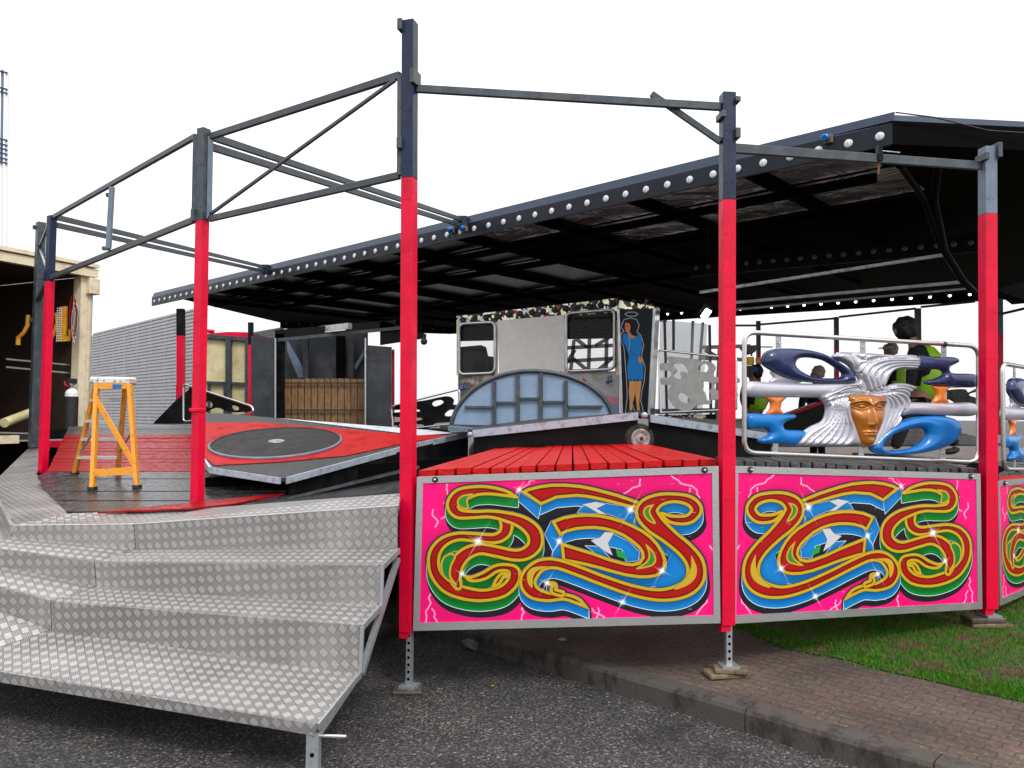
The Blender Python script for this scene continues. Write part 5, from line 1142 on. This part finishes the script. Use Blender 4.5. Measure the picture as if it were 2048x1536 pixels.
# centre truck: black steel cupboard with timber lining and doors
ct = thing('centre_cupboard', at(640,860,12.)-V((0,0,.8)), 'black steel cupboard with upright timber slats inside, under the canopy', 'cupboard')
def ctq(pts, m, nm, Y=12., th=.05, bevel=0): mb = MB(); mb.prism([at(x,y,Y) for x,y in pts], (0,th,0), m); return mb.build(nm, ct, bevel=bevel)
ctq([(553,668),(735,655),(735,875),(553,875)], 'steelsheen', 'back_panel', 12.7)
ctq([(550,668),(568,668),(568,870),(550,870)], 'black', 'side_post', 12.)
ctq([(550,660),(790,640),(790,660),(550,680)], 'black', 'header', 12.); MB().beam(at(556,680,11.95), at(800,656,11.95), .03, .05, 'slate').build('header_edge', ct)
ctq([(502,672),(549,677),(549,858),(502,838)], 'steelsheen', 'door', 11.7, .04); ctq([(732,690),(783,694),(783,868),(732,862)], 'steelsheen', 'door', 11.7, .04)
for x in (551, 731): MB().beam(at(x,676,11.65), at(x,862,11.65), .02, .02, 'alu', up=V((0,1,0))).build('door_edge', ct)
mb = MB(); X0, X1 = 570, 729
for i in range(12):
    a_ = X0+(X1-X0)*i/12.; b_ = a_+(X1-X0)/12.-1.6; mb.prism([at(a_,757+random.uniform(-1,1),12.2), at(b_,758,12.2), at(b_,862,12.2), at(a_,862,12.2)], (0,.05,0), 'timber')
mb.build('slat', ct)
for yy in (766, 820): MB().beam(at(568,yy,12.15), at(730,yy,12.15), .02, .02, 'rubber').build('rail', ct)
for pts in [[(574,680),(606,735),(606,755),(596,755),(574,700)],[(706,735),(733,692),(733,700),(712,740)]]: ctq(pts, 'bluegrey', 'gusset', 12.5, .03)
for x in (612, 702): MB().beam(at(x,680,12.45), at(x,756,12.45), .09, .05, 'steelsheen', up=V((0,1,0))).build('upright', ct)
ctq([(672,672),(690,672),(690,756),(672,756)], 'matblack', 'gap_panel', 12.4)
ctq([(760,640),(852,668),(852,676),(760,690)], 'black', 'header', 12.)
mb = MB(); mb.sphere(at(848,683,11.), .05, 'rubber', 8, 6); mb.beam(at(848,683,11.), at(848,668,11.), .02,.02,'rubber'); tag(mb.build('hanging_lamp', origin=at(848,668,11.)), 'small black lamp hanging from the canopy left of the pay booth', 'lamp')
# ------------------------------------------------------------------ pay booth
pb = thing('pay_booth', at(1075,860,10.6)-V((0,0,1)), 'pay booth with two windows, mirror mosaic trim and a blank grey board', 'booth')
def pbY(x): return 11.0-(x-913)/327.*.9
def pbq(pts, m, nm, dy=0, th=.06, bevel=0): mb = MB(); mb.prism([at(x,y,pbY(x)+dy) for x,y in pts], (0,th,0), m); return mb.build(nm, pb, bevel=bevel)
pbq([(913,632),(1236,596),(1237,624),(914,650)], 'collage', 'upper_trim')
pbq([(916,750),(993,746),(1098,745),(1100,860),(917,860)], 'mural', 'lower_wall'); pbq([(1099,745),(1238,742),(1240,860),(1101,860)], 'muralgrey', 'lower_wall')
pbq([(1196,800),(1238,808),(1240,860),(1150,860)], 'arcblue', 'painted_sea', -.008, .008)
for i in range(14):
    x_ = 925+i*23; mb = MB(); mb.disc(at(x_, 641-(x_-913)*.107, pbY(x_)-.03), (0,-1,0), [(.042,0),(.042,.012),(.025,.022)], 'rubber', 12); mb.build('lamp_cap', pb)
pbq([(995,641),(1128,630),(1131,743),(998,747)], 'lightboard', 'blank_board', -.03, .05, .006)
for x0,x1 in ((913,917),(990,996),(1128,1133),(1231,1239)): pbq([(x0,640),(x1,638),(x1,750),(x0,750)], 'cream', 'post', -.005)
mb = MB(); mb.prism([at(915,632,12.1), at(1238,596,11.2), at(1238,676,11.2), at(915,682,12.1)], (0,.05,0), 'matblack'); mb.build('inner_panel', pb)
M['winglass'] = mat('window_glass', (.03,.03,.03), .03); M['winglass'].node_tree.nodes['Principled BSDF'].inputs['Alpha'].default_value = .16
for (x0,x1,yt0,yt1,yb0,yb1) in [(918,990,648,644,749,746),(1132,1229,627,619,743,738)]:
    fl = [(x0,yt0),(x1,yt1),(x1,yb1),(x0,yb0)]; lp = []
    for i in range(4):
        p_, q_, s_ = [np.array(v, float) for v in (fl[i-1], fl[i], fl[(i+1) % 4])]; u = (p_-q_)/np.hypot(*(p_-q_)); v = (s_-q_)/np.hypot(*(s_-q_))
        for k_ in range(6): t = k_/5; lp.append(tuple((1-t)**2*(q_+u*12)+2*t*(1-t)*q_+t*t*(q_+v*12)))
    mb = MB(); mb.tube([at(x,y,pbY(x)-.04) for x,y in lp], .022, 'alu', 8, closed=True); wf = mb.build('window', pb)
    mb = MB(); mb.prism([at(x,y,pbY(x)+.01) for x,y in lp], (0,.005,0), 'winglass'); mb.build('pane', wf)
mb = MB(); mb.prism([at(x,y,11.6) for x,y in [(918,694),(940,692),(962,690),(972,694),(976,712),(990,714),(990,750),(918,750)]], (0,.3,0), 'rubber'); mb.prism([at(x,y,11.4) for x,y in [(948,722),(968,722),(970,748),(948,748)]], (0,.1,0), 'black'); mb.build('equipment', pb)
pbq([(1165,766),(1185,778),(1205,790),(1238,795),(1238,808),(1212,806),(1190,798),(1172,782)], 'pinkpaint', 'painted_wave', -.01, .01)
mb = MB()
for x,y in [(1167,762),(945,778)]:
    c = at(x,y,pbY(x)-.02); mb.prism([c+V((math.sin(q)*r_, 0, math.cos(q)*r_)) for q, r_ in [(i*math.pi/5, .055 if i % 2 == 0 else .022) for i in range(10)]], (0,.01,0), 'red')
mb.build('red_star', pb)
mb = MB()
for x,y in [(1216,764),(925,778)]:
    mb.tube([at(x,y,pbY(x)-.02), at(x,y-10,pbY(x)-.02), at(x+7,y-12,pbY(x)-.02), at(x+7,y-2,pbY(x)-.02)], .007, 'bluegloss', 6); mb.sphere(at(x-2,y,pbY(x)-.02), .018, 'bluegloss', 8, 6); mb.sphere(at(x+5,y-2,pbY(x)-.02), .018, 'bluegloss', 8, 6)
mb.build('blue_note', pb)
# the picture of a woman in a blue dress, on its own tapering panel
def woman_image():
    C = Canvas(300, 800, 1665, 210, 1.0, (.012,.014,.02))
    C.line([(1715,258),(1740,243),(1790,243),(1812,258),(1790,272),(1740,272),(1715,258)], 3, (.45,.45,.45), .8)
    outline = [(1712,300),(1760,288),(1800,300),(1818,340),(1800,385),(1830,410),(1850,480),(1835,560),(1862,640),(1855,740),(1838,800),(1828,880),(1850,965),(1800,975),(1765,880),(1755,960),(1722,965),(1735,860),(1732,740),(1722,620),(1712,500),(1688,430),(1695,395),(1715,380),(1690,350)]
    C.fill(np.abs(C.sd_poly(outline)-4)-2., (.6,.6,.62), .8)
    C.fill(C.sd_poly([(1710,310),(1755,295),(1795,310),(1808,345),(1785,392),(1760,375),(1740,380),(1715,370)]), (.012,.008,.01))
    C.fill(C.sd_poly([(1718,320),(1748,322),(1758,350),(1750,385),(1770,410),(1800,418),(1780,440),(1740,430),(1738,395),(1722,385),(1716,350)]), (.55,.20,.08))
    C.fill(C.sd_poly([(1722,345),(1740,340),(1740,346),(1722,350)]), (.02,.01,.01)); C.fill(C.sd_poly([(1720,372),(1732,370),(1730,378)]), (.5,.02,.03))
    dress = [(1700,395),(1738,400),(1760,435),(1800,425),(1815,398),(1838,430),(1845,500),(1828,560),(1852,620),(1850,740),(1838,722),(1826,742),(1812,722),(1800,742),(1785,722),(1772,742),(1758,722),(1742,740),(1735,700),(1732,640),(1745,560),(1725,500),(1700,450)]
    C.fill(C.sd_poly(dress), (.01,.19,.52)); C.line([(1735,470),(1770,540),(1830,580)], 3, (.01,.10,.35), .8); C.line([(1745,410),(1752,470),(1745,520)], 2, (.5,.6,.7), .6)
    C.fill(C.sd_poly([(1818,560),(1845,570),(1848,605),(1825,612),(1812,590)]), (.55,.20,.08))
    C.fill(C.sd_poly([(1748,738),(1798,740),(1790,830),(1772,900),(1768,960),(1748,960),(1750,880),(1742,820)]), (.60,.27,.10)); C.fill(C.sd_poly([(1800,740),(1840,738),(1828,830),(1820,900),(1828,955),(1806,955),(1798,880),(1792,820)]), (.60,.27,.10))
    C.fill(C.sd_poly([(1728,968),(1748,945),(1770,952),(1764,972)]), (.01,.14,.14)); C.fill(C.sd_poly([(1795,950),(1828,945),(1856,970),(1842,980),(1800,972)]), (.01,.14,.14))
    return C.image('woman_picture')
M['woman'] = image_mat('painted_picture', woman_image(), .35, 0.)
M['woman'].node_tree.nodes['Principled BSDF'].inputs['Specular IOR Level'].default_value = .12
fg = thing('woman_panel', at(1272,850,9.7)-V((0,0,1)), 'tapering dark panel painted with a woman in a blue dress, on the booth corner', 'picture panel')
Yw = 9.75; q = [at(1236,618.5,Yw), at(1308,617,Yw-.1), at(1297,832,Yw-.1), at(1243,828,Yw)]
mb = MB(); mb.add(q+[p+V((0,.03,0)) for p in q], [(3,2,1,0),(4,5,6,7),(0,1,5,4),(1,2,6,5),(2,3,7,6),(3,0,4,7)], M['woman']); wo = mb.build('picture', fg)
uvl = wo.data.uv_layers.new(name='UVMap'); mp_ = {0:(0,.985),1:(.89,.99),2:(.75,.03),3:(.08,.04)}
for l in wo.data.loops: uvl.data[l.index].uv = mp_[l.vertex_index % 4]
for a_, b_ in ((q[0],q[3]),(q[1],q[2])): MB().beam(a_+V((0,-.01,0)), b_+V((0,-.01,0)), .03, .03, 'alu', up=V((0,1,0))).build('edge_trim', fg)
mb = MB(); mb.prism([at(1237,600,Yw+.02), at(1290,597,Yw), at(1318,615,Yw+.1), at(1237,622,Yw+.02)], (0,.1,0), 'collage'); mb.build('upper_trim', fg)
mb = MB(); mb.prism([at(1309,616,Yw-.09), at(1319,617,Yw+.6), at(1308,840,Yw+.6), at(1298,835,Yw-.09)], (.01,.02,0), 'collage'); mb.build('side_trim', fg)
# clear sheeting and posts right of the booth
cs = thing('clear_screen', at(1370,850,11.5)-V((0,0,1)), 'tall clear plastic screen on slim posts right of the woman panel', 'screen')
for pts, Y_ in [([(1320,640),(1383,645),(1380,840),(1315,840)],11.8),([(1385,645),(1415,648),(1404,840),(1372,840)],11.2)]:
    mb = MB(); mb.prism([at(x,y,Y_) for x,y in pts], (0,.004,0), 'plasticsheet'); mb.build('sheet', cs)
for (x0,y0,x1,y1) in [(1329,640,1334,840),(1347,640,1347,700),(1386,642,1378,840),(1406,645,1389,840),(1419,650,1422,840)]:
    MB().beam(at(x0,y0,11.3), at(x1,y1,11.3), .035, .035, 'slate', up=V((0,1,0))).build('post', cs)
mb = MB(); mb.prism([at(1312,818,10.6), at(1436,816,10.2), at(1440,826,10.2), at(1312,828,10.6)], (0,.3,0), 'bluegrey'); mb.build('sill', cs)
mb = MB(); mb.prism([at(1318,830,10.8), at(1432,828,10.8), at(1432,850,10.8), at(1318,850,10.8)], (0,.1,0), 'collage'); mb.build('base', cs)
# ------------------------------------------------------------------ far side posts, rails and lattice
def farpost(px, yt, yr, yb, Y, w, label, top='navy', grp='far posts of the ride'):
    b_, t_ = at(px, yb, Y), at(px-.5, yt, Y); r_ = at(px, yr, Y); o = thing('ride_post', b_, label, 'post', grp)
    MB().beam(b_, r_, w, w, 'red', up=V((0,1,0))).build('lower_section', o); MB().beam(r_+V((0,0,.0005)), t_, w, w, top, up=V((0,1,0))).build('upper_section', o)
    return o
farpost(1517,642,703,860,13.6,.065,'far post just beyond the left corner of the mask board, dark top',top='slate')
farpost(1673,634,697,860,13.2,.065,'far post beyond the dark ring of the mask board',top='slate')
farpost(1836,617,700,860,12.6,.075,'far post directly behind the big walking figure',top='slate')
farpost(1998,598,667,870,11.5,.08,'far post close behind the rightmost near post',top='slate')
farpost(362,618,672,846,12.,.10,'black topped post in front of the ribbed trailer',top='black'); farpost(502,645,690,846,13.,.075,'black topped post by the cream panelled box body',top='black')
farpost(785,700,701,880,12.5,.06,'red post beside the black door left of the tallest post')
hr_ = [(1440,651,14.,1512,651,13.7),(1520,649,13.6,1668,637,13.2),(1678,634,13.2,1832,617,12.6),(1842,614,12.6,1950,603,12.),(2002,628,11.5,2070,612,11.)]
for i, (x0,y0,Y0,x1,y1,Y1) in enumerate(hr_):
    mb = MB(); mb.beam(at(x0,y0,Y0), at(x1,y1,Y1), .03, .035, 'slate'); o = mb.build('overhead_bar', origin=at(x0,y0,Y0)); tag(o, ['far bar left of the post between the swirl panels' if False else 'short far bar running off behind the post between the swirl panels','far bar above the lantern and dark ring','far bar above the head of the walking figure from the left','far bar between the walking figure and the rightmost near post','far bar at the right edge beyond the rightmost near post'][i], 'bar', 'far overhead bars')
mb = MB(); mb.prism([at(352,845,12.), at(352,770,12.), at(360,770,12.), at(360,845,12.)], (0,.1,0), 'matblack'); tag(mb.build('dark_post_board', origin=at(356,845,12.)), 'dark narrow board against the black topped post by the ribbed trailer', 'board')
mb = MB(); mb.prism([at(305,848,11.5), at(352,800,11.5), at(395,765,11.5), at(395,848,11.5)], (0,.05,0), 'black'); tag(mb.build('ramp_cheek', origin=at(350,848,11.5)), 'black triangular side plate at the foot of the ribbed trailer', 'plate')
lt_ = thing('steel_lattice', at(1190,850,26.)-V((0,0,1.)), 'brown steel lattice seen through the right window of the pay booth', 'lattice')
for nm, segs in (('upright',[(1180,640,1174,850),(1214,640,1210,850),(1148,680,1130,850),(1440,690,1432,850)]),('cross_bar',[(1110,697,1240,690),(1110,724,1240,716),(1400,695,1500,692),(1400,716,1500,720)]),('diagonal',[(1150,676,1174,695),(1190,692,1230,668),(1120,745,1150,700),(1145,716,1180,745),(1190,745,1235,708),(1410,700,1438,716),(1232,672,1245,690)])):
    for (x0,y0,x1,y1) in segs: MB().beam(at(x0,y0,26), at(x1,y1,26), .12, .12, 'truss', up=V((0,1,0)) if abs(x1-x0) < 25 else V((0,0,1))).build(nm, lt_)
# lantern hanging by the far post
ln_ = thing('lantern', at(1502,752,9.6), 'dark hooded lantern with an amber glass and black base, by the mask board', 'lantern')
flat([(1488,694),(1492,691),(1514,690),(1518,694),(1510,704),(1503,708),(1496,704)], 9.6, 'truss', 'hood', ln_, .2)
mb = MB(); mb.disc(at(1500,730,9.7), (0,0,1), [(.05,0),(.055,.05),(.05,.1)], 'yellow', 12); mb.build('glass', ln_); mb = MB(); mb.disc(at(1499,754,9.7), (0,0,1), [(.045,0),(.055,.1),(.055,.14)], 'rubber', 12); mb.beam(at(1503,712,9.7), at(1503,706,9.7), .02,.02,'rubber'); mb.beam(at(1518,694,9.7), at(1545,694,9.7), .015,.015,'truss'); mb.build('base', ln_)
mb = MB(); mb.box(at(1516,721,9.8), (.05,.05,.07), 'yellow'); mb.build('bracket', ln_)
# mast at the top left
ms = thing('lattice_mast', at(2,760,38.)-V((0,0,3)), 'pale lattice mast cut by the top left edge of the picture', 'mast')
for x in (-8, 4, 14): MB().beam(at(x-1,328,38.), at(x+1,140,38.), .14 if x > 10 else .08, .1, 'whitehaze' if x > 10 else 'bluegrey', up=V((0,1,0))).build('upright', ms); MB().beam(at(x-2,800,38.), at(x-1,328,38.), .09, .09, 'whitehaze', up=V((0,1,0))).build('upright', ms)  # white lower uprights imitate the mast fading into bright haze
for y in (143,176,184,278,288,297,306,316,324): MB().beam(at(-10,y-3,37.9), at(14,y+3,37.9), .08, .08, 'navygloss').build('cross_bar', ms)
# ------------------------------------------------------------------ people
def skin(name, J_, E_, m, parent, sub=1, extra=None):
    """J_: dict name -> (co, radius); grown with a Skin modifier and stored as one plain mesh"""
    ks = list(J_); o0 = V(world_loc(parent)); me = bpy.data.meshes.new(name); me.from_pydata([V(J_[k][0])-o0 for k in ks], [(ks.index(a), ks.index(b)) for a, b in E_], [])
    o = bpy.data.objects.new(name, me); col.objects.link(o); o.parent = parent; sm = o.modifiers.new('skin', 'SKIN'); sm.use_smooth_shade = True
    for v, k in zip(me.skin_vertices[0].data, ks):
        r = J_[k][1]; v.radius = r if isinstance(r, tuple) else (r, r); v.use_root = (k == ks[0])
    ss = o.modifiers.new('sub', 'SUBSURF'); ss.levels = ss.render_levels = sub; me.materials.append(M[m]); return o
def person(label, Y, pts, s=1., coat='cloth', vest='hivis', hair='hair', legs=True, group=None, headpx=None, hr=None, cap=None, face=-1):
    """pts: picture positions of the joints at distance Y (dy = offset in depth)"""
    W_ = {k: at(v[0], v[1], Y+(v[2] if len(v) > 2 else 0)) for k, v in pts.items()}; base = min(W_.values(), key=lambda q: q.z).copy()
    o = thing('person', base, label, 'person', group)
    hd = W_['head']; R_h = .105*s
    # body with head: one continuous surface
    J_ = {'pel': (W_['pel'], (.13*s,.11*s)), 'chest': (W_['chest'], (.15*s,.12*s)), 'neck': (W_['neck'], .055*s), 'jaw': (lerp(W_['neck'],hd,.45)+V((face*.03*s,0,0)), .06*s), 'head': (hd, (.085*s,.095*s)), 'crown': (hd+V((0,0,.06*s)), .07*s), 'nose': (hd+V((face*.095*s,0,-.02*s)), .018*s)}
    E_ = [('pel','chest'),('chest','neck'),('neck','jaw'),('jaw','head'),('head','crown'),('head','nose')]
    for S in ('l','r'):
        if 'sh'+S in W_:
            J_['sh'+S] = (W_['sh'+S], .06*s); J_['el'+S] = (W_['el'+S], .045*s); J_['wr'+S] = (W_['wr'+S], .03*s); J_['ha'+S] = (W_['wr'+S]+(W_['wr'+S]-W_['el'+S]).normalized()*.09*s, (.035*s,.018*s)); E_ += [('chest','sh'+S),('sh'+S,'el'+S),('el'+S,'wr'+S),('wr'+S,'ha'+S)]
            hdv = (W_['wr'+S]-W_['el'+S]).normalized()
            for fi, fo in enumerate((-.03,-.012,.006,.024)):
                k = 'f%d%s' % (fi, S); J_[k] = (W_['wr'+S]+hdv*(.165+.01*(1-abs(fi-1)))*s+V((0,fo*s,-.01*s)), .009*s); E_.append(('ha'+S, k))
            J_['th'+S] = (W_['wr'+S]+hdv*.07*s+V((face*.045*s,.01,0)), .01*s); E_.append(('wr'+S, 'th'+S))
        if legs and 'kn'+S in W_:
            J_['kn'+S] = (W_['kn'+S], .06*s); J_['an'+S] = (W_['an'+S], .04*s); E_ += [('pel','kn'+S),('kn'+S,'an'+S)]
    skin('body', J_, E_, 'skin', o)
    # clothing shells
    T_ = {'pel': (W_['pel'], (.155*s,.135*s)), 'chest': (W_['chest'], (.17*s,.14*s)), 'neck': (lerp(W_['chest'],W_['neck'],.75), .075*s)}; TE = [('pel','chest'),('chest','neck')]
    for S in ('l','r'):
        if 'sh'+S in W_: T_['sh'+S] = (W_['sh'+S], .08*s); T_['el'+S] = (W_['el'+S], .06*s); T_['wr'+S] = (lerp(W_['el'+S],W_['wr'+S],.95), .042*s); TE += [('chest','sh'+S),('sh'+S,'el'+S),('el'+S,'wr'+S)]
    skin('jacket', T_, TE, coat, o)
    if legs:
        G_ = {'pel': (W_['pel']+V((0,0,-.02)), (.165*s,.14*s))}; GE = []
        for S in ('l','r'):
            if 'kn'+S in W_: G_['hp'+S] = (lerp(W_['pel'],W_['kn'+S],.3), .10*s); G_['kn'+S] = (W_['kn'+S], .075*s); G_['an'+S] = (W_['an'+S], .06*s); GE += [('pel','hp'+S),('hp'+S,'kn'+S),('kn'+S,'an'+S)]
        skin('trousers', G_, GE, 'cloth', o)
        for S in ('l','r'):
            if 'an'+S in W_:
                a_ = W_['an'+S]; B_ = {'an': (a_, .055*s), 'heel': (a_+V((0,0,-.05*s)), .05*s), 'toe': (a_+V((face*.17*s,-.03,-.065*s)), (.035*s,.045*s))}; skin('boot', B_, [('an','heel'),('heel','toe')], 'rubber', o)
    if vest:
        V_ = {'pel': (lerp(W_['pel'],W_['chest'],-.12)+V((-face*.03*s,0,0)), (.20*s,.18*s)), 'mid': (lerp(W_['pel'],W_['chest'],.5)+V((-face*.05*s,0,0)), (.21*s,.2*s)), 'chest': (W_['chest']+V((-face*.05*s,0,0)), (.215*s,.2*s)), 'neck': (lerp(W_['chest'],W_['neck'],.62)+V((-face*.03*s,0,0)), .10*s)}
        vo = skin('hi_vis_vest', V_, [('pel','mid'),('mid','chest'),('chest','neck')], vest, o)
    hm = hr or 1.; mb = MB()
    mb.sphere(hd+V((-face*.035*s*hm,0,.03*s)), (.105*s*hm,.105*s*hm,.115*s*hm), hair, 44, 26, lambda u: 1+.05*math.sin(u.x*7+u.z*6)+.04*math.sin(u.y*13+u.z*9)+.035*math.sin(u.x*31+u.y*23)*math.sin(u.z*29+u.x*11)); mb.build('hair', o)
    if cap: mb = MB(); mb.sphere(hd+V((0,0,.055*s)), (.11*s,.11*s,.075*s), cap, 14, 8); mb.box(hd+V((face*.12*s,0,.05*s)), (.1*s,.12*s,.015*s), cap); mb.build('cap', o)
    return o
person('person with thick dark hair and green vest striding over the planks behind the mask board', 8.9,
  {'pel':(1848,798),'chest':(1843,712),'neck':(1824,678),'head':(1803,662),'shl':(1826,712,-.2),'ell':(1822,768,-.25),'wrl':(1802,806,-.25),'shr':(1852,712,.2),'elr':(1862,765,.25),'wrr':(1842,800,.2),'knl':(1812,842,-.12),'anl':(1788,899,-.15),'knr':(1882,842,.12),'anr':(1912,893,.12)}, hr=1.22)
person('far person in a grey cap and yellow vest left of the striding person', 13.2,
  {'pel':(1788,792),'chest':(1785,742),'neck':(1781,718),'head':(1779,702),'shl':(1770,733,-.15),'ell':(1766,762,-.2),'wrl':(1776,784,-.25),'shr':(1800,733,.15),'elr':(1806,762,.2),'wrr':(1802,790,.2),'knl':(1782,838),'anl':(1778,880),'knr':(1796,838),'anr':(1800,880)}, hair='hairgrey', cap='palegrey')
person('fair haired person in dark clothes seen through the dark indigo ring', 13.,
  {'pel':(1634,838),'chest':(1632,792),'neck':(1632,765),'head':(1633,748),'shl':(1612,780,-.15),'ell':(1604,805,-.2),'wrl':(1601,826,-.3),'shr':(1652,780,.15),'elr':(1658,810,.2),'wrr':(1652,835,.1),'knl':(1628,880),'anl':(1626,920),'knr':(1642,880),'anr':(1644,920)}, vest=None, hair='hairgrey')
person('worker in a blue cap and yellow vest behind the left edge of the mask board', 12.2,
  {'pel':(1506,822),'chest':(1506,786),'neck':(1507,762),'head':(1508,747),'shl':(1490,776,-.15),'ell':(1486,800,-.2),'wrl':(1492,820,-.2),'shr':(1524,776,.15),'elr':(1532,800,.2),'wrr':(1524,820,.1),'knl':(1500,870),'anl':(1500,915),'knr':(1514,870),'anr':(1516,915)}, cap='bluecap')
# ------------------------------------------------------------------ daylight
w_ = bpy.data.worlds.new('World'); scene.world = w_; w_.use_nodes = True; N, L = w_.node_tree.nodes, w_.node_tree.links
sk = N.new('ShaderNodeTexSky'); sk.sky_type = 'NISHITA'; sk.sun_disc = False; SE, SA = 48, 152
sk.sun_elevation = math.radians(SE); sk.sun_rotation = math.radians(SA); sk.air_density = 1.; sk.dust_density = 4.; sk.ozone_density = 1.
hs = N.new('ShaderNodeHueSaturation'); hs.inputs['Saturation'].default_value = .18; L.new(sk.outputs[0], hs.inputs['Color'])
tcw = N.new('ShaderNodeTexCoord'); nw = N.new('ShaderNodeTexNoise'); nw.inputs['Scale'].default_value = 2.2; nw.inputs['Detail'].default_value = 5; L.new(tcw.outputs['Generated'], nw.inputs[0])
cl0 = nramp(N, L, nw.outputs['Fac'], [(.3, (.85,.86,.9)), (.7, (1.,1.,1.))])
sxz = N.new('ShaderNodeSeparateXYZ'); L.new(tcw.outputs['Generated'], sxz.inputs[0])
gr = nmath(N, L, 'MULTIPLY_ADD', nmath(N, L, 'POWER', nmath(N, L, 'MAXIMUM', sxz.outputs[2], 0.), 1.3), 9., 7.4)
vm = N.new('ShaderNodeVectorMath'); vm.operation = 'SCALE'; L.new(cl0, vm.inputs[0]); L.new(gr, vm.inputs['Scale']); cl = vm.outputs[0]
mxw = nmix(N, L, .8, hs.outputs[0], cl); bg = N['Background']; L.new(mxw, bg.inputs['Color']); bg.inputs['Strength'].default_value = .13
sd = bpy.data.lights.new('sun', 'SUN'); sd.energy = 1.3; sd.angle = math.radians(12); sd.color = (1,.96,.9); so = bpy.data.objects.new('sun', sd); col.objects.link(so)
az = math.radians(SA); el = math.radians(SE); dv = V((math.sin(az)*math.cos(el), math.cos(az)*math.cos(el), math.sin(el)))
so.rotation_euler = dv.to_track_quat('Z', 'Y').to_euler()
scene.view_settings.view_transform = 'Standard'; scene.view_settings.look = 'None'; scene.view_settings.exposure = .42; scene.view_settings.gamma = 1
scene.cycles.max_bounces = 6; scene.cycles.diffuse_bounces = 3; scene.cycles.glossy_bounces = 4; scene.cycles.transparent_max_bounces = 12; scene.cycles.use_denoising = True
